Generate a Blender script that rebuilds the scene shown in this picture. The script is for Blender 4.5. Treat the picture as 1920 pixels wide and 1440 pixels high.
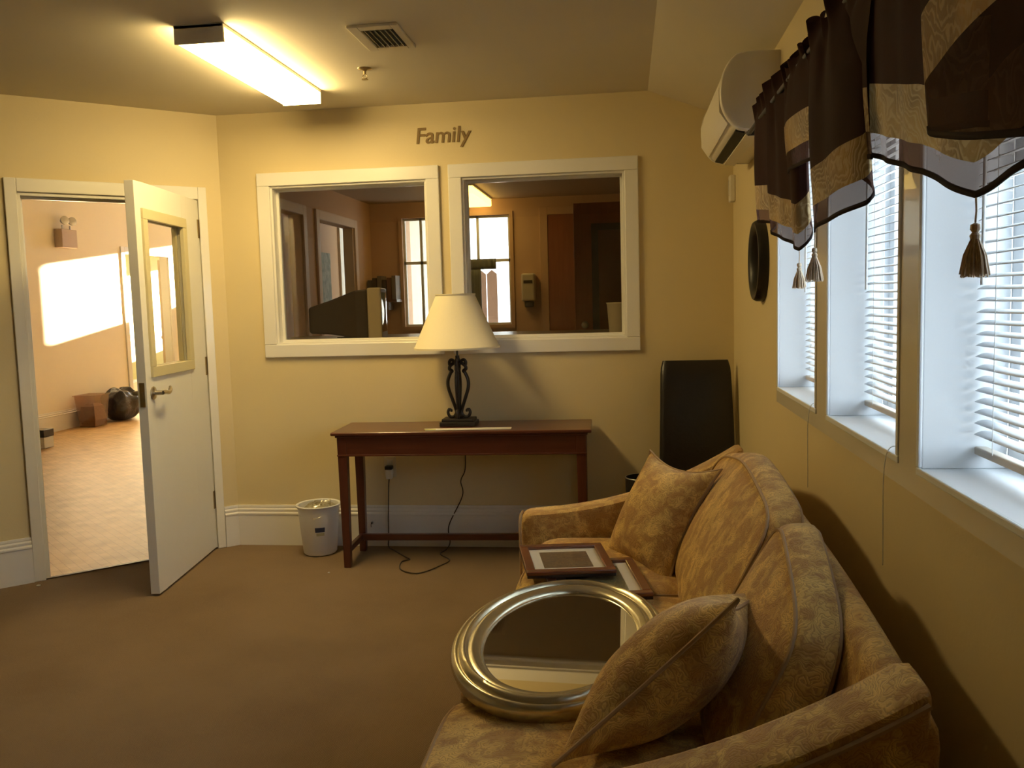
import bpy, bmesh, math, random
from mathutils import Vector, Matrix, noise
random.seed(7)
for o in list(bpy.data.objects): bpy.data.objects.remove(o)
S = bpy.context.scene
C = S.collection
PI = math.pi

# ------------------------------------------------------------------ camera, world, sun, exposure
def cam_axes(yaw, pitch, roll):
    y, p, r = map(math.radians, (yaw, pitch, roll))
    F = Vector((math.sin(y)*math.cos(p), math.cos(y)*math.cos(p), math.sin(p)))
    R = Vector((math.cos(y), -math.sin(y), 0)); U = R.cross(F)
    return R*math.cos(r)+U*math.sin(r), -R*math.sin(r)+U*math.cos(r), F
R_, U_, F_ = cam_axes(-7.4751, -5.2684, -1.5755)
cd = bpy.data.cameras.new('camera'); co = bpy.data.objects.new('camera', cd); C.objects.link(co)
m = Matrix((R_, U_, -F_)).transposed().to_4x4(); m.translation = (-.5856, -4.9823, 1.4114)
co.matrix_world = m
cd.sensor_width = 36; cd.lens = 36*1656.16/1920; cd.clip_start = .02
S.camera = co

w = bpy.data.worlds.new('World'); S.world = w; w.use_nodes = True
bg = w.node_tree.nodes['Background']; bg.inputs[0].default_value = (.66, .82, 1, 1); bg.inputs[1].default_value = 3.6

sd = bpy.data.lights.new('sun', 'SUN'); sd.energy = 52; sd.color = (1, .76, .46); sd.angle = math.radians(.8)
so = bpy.data.objects.new('sun', sd); C.objects.link(so)
so.rotation_euler = Vector((-.35, -.94, -.13)).to_track_quat('-Z', 'Y').to_euler()
so.location = (3, 20, 6)

LAMP = (1, .735, .31, 1); LAMP_E = 15.0
S.view_settings.view_transform = 'Standard'; S.view_settings.look = 'None'
S.view_settings.gamma = 1; S.view_settings.use_curve_mapping = False
S.view_settings.exposure = 1.35

# ------------------------------------------------------------------ materials
MATS = {}
def mat(name, col, rough=.6, metal=0, spec=.5, var=0, vscale=8, bump=0, bscale=60, trans=0, alpha=1, emit=None, estr=0, sheen=0, coat=0, stretch=None):
    if name in MATS: return MATS[name]
    M = bpy.data.materials.new(name); M.use_nodes = True; nt = M.node_tree; N = nt.nodes; L = nt.links
    b = N['Principled BSDF']
    b.inputs['Base Color'].default_value = (*col, 1); b.inputs['Roughness'].default_value = rough
    b.inputs['Metallic'].default_value = metal; b.inputs['Specular IOR Level'].default_value = spec
    b.inputs['Transmission Weight'].default_value = trans; b.inputs['Alpha'].default_value = alpha
    b.inputs['Sheen Weight'].default_value = sheen; b.inputs['Coat Weight'].default_value = coat
    if emit: b.inputs['Emission Color'].default_value = (*emit, 1); b.inputs['Emission Strength'].default_value = estr
    tc = N.new('ShaderNodeTexCoord'); mp = N.new('ShaderNodeMapping'); L.new(tc.outputs['Object'], mp.inputs[0])
    if stretch: mp.inputs['Scale'].default_value = stretch
    ns = N.new('ShaderNodeTexNoise'); ns.inputs['Scale'].default_value = vscale; ns.inputs['Detail'].default_value = 5
    L.new(mp.outputs[0], ns.inputs['Vector'])
    mx = N.new('ShaderNodeMix'); mx.data_type = 'RGBA'
    v = var if var else .03
    mx.inputs[6].default_value = (*[c*(1-v) for c in col], 1); mx.inputs[7].default_value = (*[min(1, c*(1+v)) for c in col], 1)
    L.new(ns.outputs[0], mx.inputs[0]); L.new(mx.outputs[2], b.inputs['Base Color'])
    if bump:
        n2 = N.new('ShaderNodeTexNoise'); n2.inputs['Scale'].default_value = bscale; n2.inputs['Detail'].default_value = 3
        L.new(mp.outputs[0], n2.inputs['Vector'])
        bp = N.new('ShaderNodeBump'); bp.inputs['Strength'].default_value = bump; bp.inputs['Distance'].default_value = .01
        L.new(n2.outputs[0], bp.inputs['Height']); L.new(bp.outputs[0], b.inputs['Normal'])
    MATS[name] = M; return M

def damask(name, c1, c2, c3, scale=7, rough=.75, bump=.25, transl=0, coat=0, ml=.6):
    """woven paisley pattern: swirled rings over leafy patches"""
    M = bpy.data.materials.new(name); M.use_nodes = True; nt = M.node_tree; N = nt.nodes; L = nt.links
    b = N['Principled BSDF']; b.inputs['Roughness'].default_value = rough; b.inputs['Sheen Weight'].default_value = .15
    tc = N.new('ShaderNodeTexCoord')
    n0 = N.new('ShaderNodeTexNoise'); n0.inputs['Scale'].default_value = scale; n0.inputs['Detail'].default_value = 2
    L.new(tc.outputs['Object'], n0.inputs['Vector'])
    mxv = N.new('ShaderNodeMix'); mxv.data_type = 'VECTOR'; mxv.inputs[0].default_value = .16
    L.new(tc.outputs['Object'], mxv.inputs[4]); L.new(n0.outputs['Color'], mxv.inputs[5])
    wv = N.new('ShaderNodeTexWave'); wv.wave_type = 'RINGS'; wv.rings_direction = 'SPHERICAL'
    wv.inputs['Scale'].default_value = scale*2.2; wv.inputs['Distortion'].default_value = 9; wv.inputs['Detail'].default_value = 2.5
    wv.inputs['Detail Scale'].default_value = 1.6
    L.new(mxv.outputs[1], wv.inputs['Vector'])
    vo = N.new('ShaderNodeTexVoronoi'); vo.inputs['Scale'].default_value = scale*1.15; vo.feature = 'SMOOTH_F1'
    L.new(mxv.outputs[1], vo.inputs['Vector'])
    r1 = N.new('ShaderNodeValToRGB'); r1.color_ramp.elements[0].position = .32; r1.color_ramp.elements[1].position = .62
    L.new(vo.outputs['Distance'], r1.inputs[0])
    m1 = N.new('ShaderNodeMix'); m1.data_type = 'RGBA'; m1.inputs[6].default_value = (*c2, 1); m1.inputs[7].default_value = (*c1, 1)
    L.new(r1.outputs[0], m1.inputs[0])
    r2 = N.new('ShaderNodeValToRGB'); r2.color_ramp.elements[0].position = .12; r2.color_ramp.elements[1].position = .42
    r2.color_ramp.elements[0].color = (1, 1, 1, 1); r2.color_ramp.elements[1].color = (0, 0, 0, 1)
    L.new(wv.outputs[0], r2.inputs[0])
    ml_ = N.new('ShaderNodeMath'); ml_.operation = 'MULTIPLY'; ml_.inputs[1].default_value = ml
    L.new(r2.outputs[0], ml_.inputs[0])
    m2 = N.new('ShaderNodeMix'); m2.data_type = 'RGBA'; m2.inputs[7].default_value = (*c3, 1)
    L.new(ml_.outputs[0], m2.inputs[0]); L.new(m1.outputs[2], m2.inputs[6])
    n3 = N.new('ShaderNodeTexNoise'); n3.inputs['Scale'].default_value = scale*.45
    L.new(tc.outputs['Object'], n3.inputs['Vector'])
    m3 = N.new('ShaderNodeMix'); m3.data_type = 'RGBA'; m3.blend_type = 'MULTIPLY'; m3.inputs[0].default_value = .5
    L.new(m2.outputs[2], m3.inputs[6]); L.new(n3.outputs[0], m3.inputs[7])
    m4 = N.new('ShaderNodeMix'); m4.data_type = 'RGBA'; m4.blend_type = 'MULTIPLY'; m4.inputs[0].default_value = 1
    m4.inputs[7].default_value = (1.35, 1.35, 1.35, 1)
    L.new(m3.outputs[2], m4.inputs[6])
    L.new(m4.outputs[2], b.inputs['Base Color'])
    bp = N.new('ShaderNodeBump'); bp.inputs['Strength'].default_value = bump; bp.inputs['Distance'].default_value = .004
    L.new(wv.outputs[0], bp.inputs['Height']); L.new(bp.outputs[0], b.inputs['Normal'])
    if transl:
        tr = N.new('ShaderNodeBsdfTranslucent'); L.new(m3.outputs[2], tr.inputs[0])
        ms = N.new('ShaderNodeMixShader'); ms.inputs[0].default_value = transl
        L.new(b.outputs[0], ms.inputs[1]); L.new(tr.outputs[0], ms.inputs[2]); L.new(ms.outputs[0], N['Material Output'].inputs[0])
    MATS[name] = M; return M

def sheer(name, col, transp, transl):
    M = bpy.data.materials.new(name); M.use_nodes = True; N = M.node_tree.nodes; L = M.node_tree.links
    b = N['Principled BSDF']; b.inputs['Base Color'].default_value = (*col, 1); b.inputs['Roughness'].default_value = .8; b.inputs['Specular IOR Level'].default_value = .12
    tc = N.new('ShaderNodeTexCoord'); wv = N.new('ShaderNodeTexNoise'); wv.inputs['Scale'].default_value = 30
    L.new(tc.outputs['Object'], wv.inputs['Vector'])
    mx = N.new('ShaderNodeMix'); mx.data_type = 'RGBA'; mx.inputs[6].default_value = (*[c*.8 for c in col], 1); mx.inputs[7].default_value = (*[c*1.2 for c in col], 1)
    L.new(wv.outputs[0], mx.inputs[0]); L.new(mx.outputs[2], b.inputs['Base Color'])
    tl = N.new('ShaderNodeBsdfTranslucent'); L.new(mx.outputs[2], tl.inputs[0])
    tp = N.new('ShaderNodeBsdfTransparent'); tp.inputs[0].default_value = (.62, .52, .46, 1)
    m1 = N.new('ShaderNodeMixShader'); m1.inputs[0].default_value = transl
    L.new(b.outputs[0], m1.inputs[1]); L.new(tl.outputs[0], m1.inputs[2])
    m2 = N.new('ShaderNodeMixShader'); m2.inputs[0].default_value = transp
    L.new(m1.outputs[0], m2.inputs[1]); L.new(tp.outputs[0], m2.inputs[2]); L.new(m2.outputs[0], N['Material Output'].inputs[0])
    MATS[name] = M; return M

def glassm(name, tint=(1, 1, 1), gloss=.06, rough=.0):
    """thin window pane: see-through with a clear reflection"""
    M = bpy.data.materials.new(name); M.use_nodes = True; N = M.node_tree.nodes; L = M.node_tree.links
    N.remove(N['Principled BSDF'])
    tp = N.new('ShaderNodeBsdfTransparent'); tp.inputs[0].default_value = (*tint, 1)
    gl = N.new('ShaderNodeBsdfGlossy'); gl.inputs['Roughness'].default_value = rough
    lw = N.new('ShaderNodeLayerWeight'); lw.inputs[0].default_value = .25
    mr = N.new('ShaderNodeMapRange'); mr.inputs[3].default_value = gloss; mr.inputs[4].default_value = .9
    pw = N.new('ShaderNodeMath'); pw.operation = 'POWER'; pw.inputs[1].default_value = 3
    L.new(lw.outputs['Facing'], pw.inputs[0]); L.new(pw.outputs[0], mr.inputs[0])
    ms = N.new('ShaderNodeMixShader'); L.new(mr.outputs[0], ms.inputs[0]); L.new(tp.outputs[0], ms.inputs[1]); L.new(gl.outputs[0], ms.inputs[2])
    L.new(ms.outputs[0], N['Material Output'].inputs[0])
    MATS[name] = M; return M

WALL = mat('yellow_wall_paint', (.70, .585, .335), .55, var=.03, vscale=2, bump=.05, bscale=90)
CEIL = mat('cream_ceiling_paint', (.66, .60, .47), .8, var=.03, vscale=2, bump=.04)
TRIM = mat('white_gloss_trim_paint', (.80, .78, .72), .28, var=.02, vscale=3, coat=.2)
BASEB = mat('baseboard_paint', (.78, .76, .72), .35, var=.03, vscale=4)
CASE = mat('cream_casing_paint', (.76, .71, .58), .22, var=.03, vscale=3, coat=.3)
REVEAL = mat('white_reveal_paint', (.80, .82, .84), .45, var=.02, vscale=3)
DOORP = mat('white_door_paint', (.76, .75, .70), .4, var=.02, vscale=3)
DOORFR = mat('olive_vision_frame_paint', (.60, .54, .33), .4)
BRASS = mat('dull_brass', (.42, .33, .18), .35, metal=1)
NICKEL = mat('satin_nickel', (.55, .50, .42), .28, metal=1)
STEEL = mat('steel', (.5, .5, .5), .35, metal=1)
IRON = mat('black_wrought_iron', (.022, .016, .014), .45, var=.3, vscale=30)
WOOD = mat('cherry_wood', (.105, .028, .013), .28, var=.45, vscale=5, stretch=(1, 9, 9), coat=.3)
WOODD = mat('dark_cherry_wood', (.10, .026, .013), .3, var=.4, vscale=5, stretch=(9, 9, 1), coat=.3)
LEATH = mat('black_leather', (.014, .011, .010), .34, var=.2, vscale=12, bump=.12, bscale=70)
BLACKPL = mat('black_plastic', (.012, .011, .011), .4)
SLOT_SHADE = mat('slot_shade_black', (.006, .005, .005), .6)  # near-black that stands in for the shade inside openings
WHITEPL = mat('white_plastic', (.76, .76, .74), .4, var=.02)
ACPL = mat('ac_ivory_plastic', (.78, .73, .62), .35, var=.02)
SHADE = mat('cream_linen_shade', (.80, .73, .53), .85, var=.03, vscale=120, bump=.05, bscale=250)
FAB = damask('gold_paisley_upholstery', (.76, .52, .155), (.46, .26, .068), (.29, .14, .045), 16, ml=.5)
PIPE = mat('gold_piping', (.40, .26, .13), .7, var=.15, vscale=60)
GOLDB = damask('gold_damask_band', (.46, .29, .085), (.25, .155, .055), (.52, .38, .19), 9, transl=.10)
BROWNF = sheer('brown_opaque_voile', (.036, .013, .009), .0, .05)
SHEERF = sheer('brown_sheer_voile', (.085, .040, .028), .30, .22)
HEMF = sheer('dark_hem_cloth', (.02, .011, .010), .0, .05)
TASSEL = mat('tan_tassel_thread', (.66, .52, .36), .7, var=.35, vscale=200)
SILVER = mat('champagne_silver_leaf', (.60, .55, .40), .26, metal=.9, var=.12, vscale=18, bump=.05, bscale=30)
MIRRORM = mat('mirror_glass', (.80, .78, .72), .015, metal=1)
GLASS = glassm('clear_pane', (.97, .96, .93), .07)
GLASSP = glassm('picture_glass', (.98, .97, .95), .015)
GLASSI = glassm('interior_pane', (.93, .89, .83), .09)
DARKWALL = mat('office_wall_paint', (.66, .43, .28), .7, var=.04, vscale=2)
HALLW = mat('hall_wall_paint', (.86, .79, .63), .6, var=.02, vscale=2)
GREENW = mat('green_room_paint', (.50, .50, .27), .6, var=.03)
PAPERM = mat('white_paper', (.78, .76, .70), .7)
CORD = mat('dark_cord_rubber', (.035, .022, .012), .5)
BROWNDOOR = mat('reddish_brown_door_wood', (.34, .11, .05), .4, var=.3, vscale=4, stretch=(9, 9, 1))
BINM = glassm('clear_bin_plastic', (.86, .76, .70), .10, .15)
BAGM = mat('black_bag_plastic', (.012, .011, .014), .25, bump=.9, bscale=22)
BLIND = mat('white_blind_slat', (.84, .86, .88), .4)
RAILM = mat('beige_blind_rail', (.62, .55, .46), .5)
BEIGEPL = mat('beige_monitor_plastic', (.50, .47, .36), .5)
DARKPL = mat('dark_monitor_plastic', (.045, .035, .032), .5)
COUNTER = mat('grey_laminate_counter', (.34, .33, .30), .3, var=.1, vscale=50)
CONC = mat('pale_outside_ground', (.55, .55, .53), .8, var=.1, vscale=2)
STUCCO = mat('pale_blocker_stucco', (.60, .60, .58), .8, var=.05, bump=.1)

def carpet_mat():
    M = bpy.data.materials.new('brown_loop_carpet'); M.use_nodes = True; N = M.node_tree.nodes; L = M.node_tree.links
    b = N['Principled BSDF']; b.inputs['Roughness'].default_value = .95; b.inputs['Specular IOR Level'].default_value = .1
    tc = N.new('ShaderNodeTexCoord')
    mp = N.new('ShaderNodeMapping'); mp.inputs['Rotation'].default_value = (0, 0, .4); L.new(tc.outputs['Object'], mp.inputs[0])
    n1 = N.new('ShaderNodeTexNoise'); n1.inputs['Scale'].default_value = 1.6; n1.inputs['Detail'].default_value = 4; L.new(mp.outputs[0], n1.inputs['Vector'])
    wv = N.new('ShaderNodeTexWave'); wv.inputs['Scale'].default_value = 45; wv.inputs['Distortion'].default_value = 2; wv.inputs['Detail'].default_value = 1
    L.new(mp.outputs[0], wv.inputs['Vector'])
    n2 = N.new('ShaderNodeTexNoise'); n2.inputs['Scale'].default_value = 160; L.new(mp.outputs[0], n2.inputs['Vector'])
    a = N.new('ShaderNodeMath'); a.operation = 'MULTIPLY'; L.new(wv.outputs[0], a.inputs[0]); L.new(n2.outputs[0], a.inputs[1])
    a2 = N.new('ShaderNodeMath'); a2.operation = 'ADD'; L.new(a.outputs[0], a2.inputs[0]); L.new(n1.outputs[0], a2.inputs[1])
    r = N.new('ShaderNodeValToRGB'); r.color_ramp.elements[0].position = .3; r.color_ramp.elements[1].position = 1.1 if False else 1.0
    r.color_ramp.elements[0].color = (.165, .112, .068, 1); r.color_ramp.elements[1].color = (.265, .19, .12, 1)
    L.new(a2.outputs[0], r.inputs[0]); L.new(r.outputs[0], b.inputs['Base Color'])
    bp = N.new('ShaderNodeBump'); bp.inputs['Strength'].default_value = .5; bp.inputs['Distance'].default_value = .004
    L.new(a.outputs[0], bp.inputs['Height']); L.new(bp.outputs[0], b.inputs['Normal'])
    return M
CARPET = carpet_mat()
def vinyl_mat():
    M = bpy.data.materials.new('wood_tone_vinyl_floor'); M.use_nodes = True; N = M.node_tree.nodes; L = M.node_tree.links
    b = N['Principled BSDF']; b.inputs['Roughness'].default_value = .48; b.inputs['Specular IOR Level'].default_value = .3
    tc = N.new('ShaderNodeTexCoord'); mp = N.new('ShaderNodeMapping'); mp.inputs['Rotation'].default_value = (0, 0, .75); L.new(tc.outputs['Object'], mp.inputs[0])
    bk = N.new('ShaderNodeTexBrick'); bk.inputs['Scale'].default_value = 5; bk.inputs['Mortar Size'].default_value = .008
    bk.inputs['Color1'].default_value = (.56, .37, .17, 1); bk.inputs['Color2'].default_value = (.50, .32, .14, 1); bk.inputs['Mortar'].default_value = (.36, .22, .10, 1)
    L.new(mp.outputs[0], bk.inputs['Vector'])
    n = N.new('ShaderNodeTexNoise'); n.inputs['Scale'].default_value = 7; n.inputs['Detail'].default_value = 4; L.new(mp.outputs[0], n.inputs['Vector'])
    mx = N.new('ShaderNodeMix'); mx.data_type = 'RGBA'; mx.blend_type = 'OVERLAY'; mx.inputs[0].default_value = .5
    L.new(bk.outputs[0], mx.inputs[6]); L.new(n.outputs[0], mx.inputs[7]); L.new(mx.outputs[2], b.inputs['Base Color'])
    bp = N.new('ShaderNodeBump'); bp.inputs['Strength'].default_value = .15; L.new(n.outputs[0], bp.inputs['Height']); L.new(bp.outputs[0], b.inputs['Normal'])
    return M
VINYL = vinyl_mat()

# ------------------------------------------------------------------ mesh helpers
class MB:
    def __init__(s): s.v = []; s.f = []
    def add(s, vs, fs):
        n = len(s.v); s.v += [Vector(p) for p in vs]; s.f += [[i+n for i in q] for q in fs]; return s
    def box(s, x0, x1, y0, y1, z0, z1):
        if x0 > x1: x0, x1 = x1, x0
        if y0 > y1: y0, y1 = y1, y0
        if z0 > z1: z0, z1 = z1, z0
        return s.add([(x0,y0,z0),(x1,y0,z0),(x1,y1,z0),(x0,y1,z0),(x0,y0,z1),(x1,y0,z1),(x1,y1,z1),(x0,y1,z1)],
                     [(0,3,2,1),(4,5,6,7),(0,1,5,4),(1,2,6,5),(2,3,7,6),(3,0,4,7)])
    def hexa(s, b, t):   # bottom quad, top quad (ccw from above)
        return s.add(list(b)+list(t), [(0,3,2,1),(4,5,6,7),(0,1,5,4),(1,2,6,5),(2,3,7,6),(3,0,4,7)])
    def loft(s, rings, closed=True, caps=True):
        n = len(rings[0]); vs = [p for r in rings for p in r]; fs = []
        for i in range(len(rings)-1):
            for j in range(n if closed else n-1):
                k = (j+1) % n; fs.append((i*n+j, i*n+k, (i+1)*n+k, (i+1)*n+j))
        if caps and closed:
            fs.append(tuple(range(n-1, -1, -1))); fs.append(tuple((len(rings)-1)*n+j for j in range(n)))
        return s.add(vs, fs)
    def tube(s, pts, r, n=10, closed=False, flat=1.0):
        pts = [Vector(p) for p in pts]; m = len(pts); rr = r if hasattr(r, '__len__') else [r]*m
        rings = []; up = None
        for i, p in enumerate(pts):
            if closed: t = pts[(i+1) % m]-pts[i-1]
            else: t = pts[min(i+1, m-1)]-pts[max(i-1, 0)]
            if t.length < 1e-9: t = Vector((0,0,1))
            t.normalize()
            if up is None:
                up = Vector((0,0,1)) if abs(t.z) < .9 else Vector((1,0,0))
            up = (up - t*up.dot(t)); up.normalize(); sd_ = t.cross(up)
            rings.append([p+up*math.cos(a)*rr[i]+sd_*math.sin(a)*rr[i]*flat for a in [2*PI*k/n for k in range(n)]])
        if closed: rings.append(rings[0]); return s.loft(rings, True, False)
        return s.loft(rings)
    def lathe(s, prof, n=32, c=(0,0,0), sx=1, sy=1, cap=False):
        cx, cy, cz = c
        rings = [[(cx+r*math.cos(2*PI*k/n)*sx, cy+r*math.sin(2*PI*k/n)*sy, cz+z) for k in range(n)] for r, z in prof]
        return s.loft(rings, True, cap)
    def cyl(s, c, r, h, n=24, axis='z'):
        x, y, z = c
        if axis == 'z': rings = [[(x+r*math.cos(a), y+r*math.sin(a), zz) for a in [2*PI*k/n for k in range(n)]] for zz in (z, z+h)]
        elif axis == 'x': rings = [[(xx, y+r*math.cos(a), z+r*math.sin(a)) for a in [2*PI*k/n for k in range(n)]] for xx in (x, x+h)]
        else: rings = [[(x+r*math.cos(-a), yy, z+r*math.sin(-a)) for a in [2*PI*k/n for k in range(n)]] for yy in (y, y+h)]
        return s.loft(rings)
    def extr(s, prof, path0, path1, basis):   # 2d profile swept straight between two points; basis=(u,v)
        u, v = map(Vector, basis); rings = [[Vector(p)+u*a+v*b for a, b in prof] for p in (path0, path1)]
        return s.loft(rings)
    def grid(s, fn, nu, nv, wrap=False):
        vs = [fn(i/nu, j/nv) for j in range(nv+1) for i in range(nu+1)]
        fs = [(j*(nu+1)+i, j*(nu+1)+i+1, (j+1)*(nu+1)+i+1, (j+1)*(nu+1)+i) for j in range(nv) for i in range(nu)]
        return s.add(vs, fs)
    def xf(s, M): s.v = [M @ p for p in s.v]; return s

def wm(o):
    M = o.matrix_basis.copy()
    while o.parent: o = o.parent; M = o.matrix_basis @ M
    return M
def thing(name, label=None, cat=None, loc=(0,0,0), rot=(0,0,0), group=None, kind=None):
    o = bpy.data.objects.new(name, None); C.objects.link(o); o.empty_display_size = .05
    o.location = loc; o.rotation_euler = rot; tag(o, label, cat, group, kind); return o
def tag(o, label=None, cat=None, group=None, kind=None):
    if label: o['label'] = label
    if cat: o['category'] = cat
    if group: o['group'] = group
    if kind: o['kind'] = kind
    return o
def build(name, mb, material, parent=None, world=True, smooth=False, bevel=0, bseg=2, sub=0, solid=0, label=None, weld=False):
    vs = mb.v
    if parent is not None and world:
        inv = wm(parent).inverted(); vs = [inv @ p for p in vs]
    me = bpy.data.meshes.new(name); me.from_pydata([tuple(p) for p in vs], [], mb.f); me.validate()
    bm = bmesh.new(); bm.from_mesh(me)
    if weld: bmesh.ops.remove_doubles(bm, verts=bm.verts, dist=1e-5)
    bmesh.ops.recalc_face_normals(bm, faces=bm.faces); bm.to_mesh(me); bm.free()
    if smooth:
        me.polygons.foreach_set('use_smooth', [True]*len(me.polygons))
        try: me.set_sharp_from_angle(angle=math.radians(50))
        except Exception: pass
    me.materials.append(material)
    o = bpy.data.objects.new(name, me); C.objects.link(o)
    if parent is not None: o.parent = parent
    if solid: q = o.modifiers.new('solid', 'SOLIDIFY'); q.thickness = solid; q.offset = 0
    if bevel:
        q = o.modifiers.new('bevel', 'BEVEL'); q.width = bevel; q.segments = bseg; q.limit_method = 'ANGLE'; q.angle_limit = math.radians(40)
    if sub: q = o.modifiers.new('sub', 'SUBSURF'); q.levels = sub; q.render_levels = sub
    if label: o['label'] = label
    return o
def struct(name, mb, material, parent=None, label=None, cat=None, **k):
    o = build(name, mb, material, parent, **k)
    if parent is None: o['kind'] = 'structure'; tag(o, label, cat)
    return o
def sweep_spline(pts, n=12):   # catmull-rom
    P = [Vector(p) for p in pts]; P = [P[0]*2-P[1]]+P+[P[-1]*2-P[-2]]; out = []
    for i in range(1, len(P)-2):
        for k in range(n):
            t = k/n; a, b, c, d = P[i-1], P[i], P[i+1], P[i+2]
            out.append(.5*((2*b)+(c-a)*t+(2*a-5*b+4*c-d)*t*t+(3*b-a-3*c+d)*t**3))
    out.append(P[-2]); return out

def wall_boxes(mb, a0, a1, z0, z1, holes, f):
    """rectangles around holes; f(a0,a1,z0,z1) adds a box"""
    A = sorted({a0, a1, *[h[0] for h in holes], *[h[1] for h in holes]}); Zs = sorted({z0, z1, *[h[2] for h in holes], *[h[3] for h in holes]})
    for i in range(len(A)-1):
        run = None
        for j in range(len(Zs)-1):
            ca, cz = (A[i]+A[i+1])/2, (Zs[j]+Zs[j+1])/2
            if any(h[0] < ca < h[1] and h[2] < cz < h[3] for h in holes):
                if run is not None: f(A[i], A[i+1], run, Zs[j]); run = None
            elif run is None: run = Zs[j]
        if run is not None: f(A[i], A[i+1], run, z1)
def ring_frame(mb, f, a0, a1, z0, z1, wd):   # four mitre-less boards around a rectangle (outer given)
    f(a0, a1, z1-wd, z1); f(a0, a1, z0, z0+wd); f(a0, a0+wd, z0+wd, z1-wd); f(a1-wd, a1, z0+wd, z1-wd)

# ------------------------------------------------------------------ room shell
W = 2.9264; A = math.radians(43.0286); H = 2.5371; HR = 2.361; XF = -.452
O = Vector((-W, 0, 0)); DD = Vector((-math.cos(A), -math.sin(A), 0)); NN = Vector((-math.sin(A), math.cos(A), 0))
SL = 1.62; LX = (O+DD*SL).x; LY = (O+DD*SL).y; FY = -6.6
W1 = (-2.696, -1.6225); W2 = (-1.5687, -.51); WT, WB = 2.193, 1.127; CW = .075
HZ = 3.15

# carpet
mb = MB(); pts = [(0, 0), (-W, 0), (LX, LY), (LX, FY), (0, FY)]
mb.loft([[(x, y, z) for x, y in pts] for z in (-.1, 0)]); struct('floor', mb, CARPET, label='brown loop-pile carpet covering the room', cat='floor')
# back wall with two interior windows
mb = MB(); wall_boxes(mb, -W-.08, .0, 0, 2.62, [(W1[0]+CW, W1[1]-CW, WB+CW, WT-CW), (W2[0]+CW, W2[1]-CW, WB+CW, WT-CW)],
    lambda a, b, c, d: mb.box(a, b, 0, .12, c, d))
struct('wall_back', mb, WALL, label='yellow back wall with two interior windows', cat='wall', weld=True)
# diagonal wall (local frame: x' = -dd, y' = nn)
DG = Matrix.Translation(O) @ Matrix.Rotation(A, 4, 'Z')
D0, D1, DT = .135, 1.053, 2.05        # door opening along the wall, from the corner
mb = MB(); wall_boxes(mb, -SL-.1, 0, 0, 2.62, [(-D1, -D0, -.01, DT)], lambda a, b, c, d: mb.box(a, b, 0, .12, c, d)); mb.xf(DG)
struct('wall_diagonal', mb, WALL, label='yellow angled wall holding the open door', cat='wall', weld=True)
mb = MB(); mb.box(LX-.12, LX, FY, LY+.02, 0, 2.62); struct('wall_left', mb, WALL, label='yellow left wall beyond the frame', cat='wall')
mb = MB(); mb.box(LX-.12, .2, FY-.12, FY, 0, 2.62); struct('wall_front', mb, WALL, label='yellow wall behind the camera', cat='wall')
# right wall with three deep windows
RW = [(-2.1854, -1.4845), (-3.0166, -2.3299), (-3.829, -3.1423)]; SZ, TZ = 1.0465, 1.985
mb = MB(); wall_boxes(mb, FY, .12, 0, 2.62, [(a, b, SZ, TZ) for a, b in RW], lambda a, b, c, d: mb.box(0, .2, a, b, c, d))
struct('wall_right', mb, WALL, label='yellow right wall with three deep windows', cat='wall', weld=True)
# ceiling, flat part plus sloped strip
mb = MB(); mb.box(LX-.12, XF, FY-.12, .12, H, H+.1)
mb.loft([[(XF, y, H), (.2, y, HR-(H-HR)/(-XF)*.2), (.2, y, H+.1), (XF, y, H+.1)] for y in (FY-.12, .12)])
struct('ceiling', mb, CEIL, label='cream ceiling sloping down along the window side', cat='ceiling')

# baseboards
BBP = [(0, 0), (.018, 0), (.018, .185), (.022, .188), (.022, .196), (.015, .204), (.017, .21), (.017, .218), (.010, .226), (.012, .232), (.010, .243), (0, .243)]
def baseboard(name, p0, p1, nrm, label, mt=BASEB, h=1.0):
    mb = MB(); mb.extr([(a, b*h) for a, b in BBP], p0, p1, (nrm, (0,0,1))); return struct(name, mb, mt, label=label, cat='baseboard')
baseboard('baseboard_back', (-W, 0, 0), (0, 0, 0), (0, -1, 0), 'tall white baseboard along the back wall')
q0 = O+DD*(D0-.05); baseboard('baseboard_corner', O, q0, -NN, 'short white baseboard between corner and door casing')
q1 = O+DD*(D1+.056); q2 = O+DD*SL; baseboard('baseboard_left', q1, q2, -NN, 'tall white baseboard left of the door')
baseboard('baseboard_right', (0, 0, 0), (0, FY, 0), (-1, 0, 0), 'white baseboard under the windows')
baseboard('baseboard_side', (LX, LY, 0), (LX, FY, 0), (1, 0, 0), 'white baseboard of the left wall')

# interior windows
def interior_window(n, a0, a1, label):
    e = thing('window_%d' % n, label, 'window', ((a0+a1)/2, 0, WB), kind='structure')
    mb = MB(); ring_frame(mb, lambda a, b, c, d: mb.box(a, b, -.02, 0, c, d), a0, a1, WB, WT, CW)
    build('casing', mb, TRIM, e, bevel=.004)
    mb = MB(); t = .014
    ring_frame(mb, lambda a, b, c, d: mb.box(a, b, -.004, .118, c, d), a0+CW-.002, a1-CW+.002, WB+CW-.002, WT-CW+.002, t)
    build('jamb', mb, TRIM, e, bevel=.002)
    mb = MB(); ring_frame(mb, lambda a, b, c, d: mb.box(a, b, .055, .07, c, d), a0+CW+t-.002, a1-CW-t+.002, WB+CW+t-.002, WT-CW-t+.002, .014)
    build('glazing_stop', mb, TRIM, e)
    mb = MB(); mb.box(a0+CW+t, a1-CW-t, .075, .081, WB+CW+t, WT-CW-t); build('pane', mb, GLASSI, e)
interior_window(1, *W1, 'left interior window looking into the dim office')
interior_window(2, *W2, 'right interior window looking into the dim office')

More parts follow.
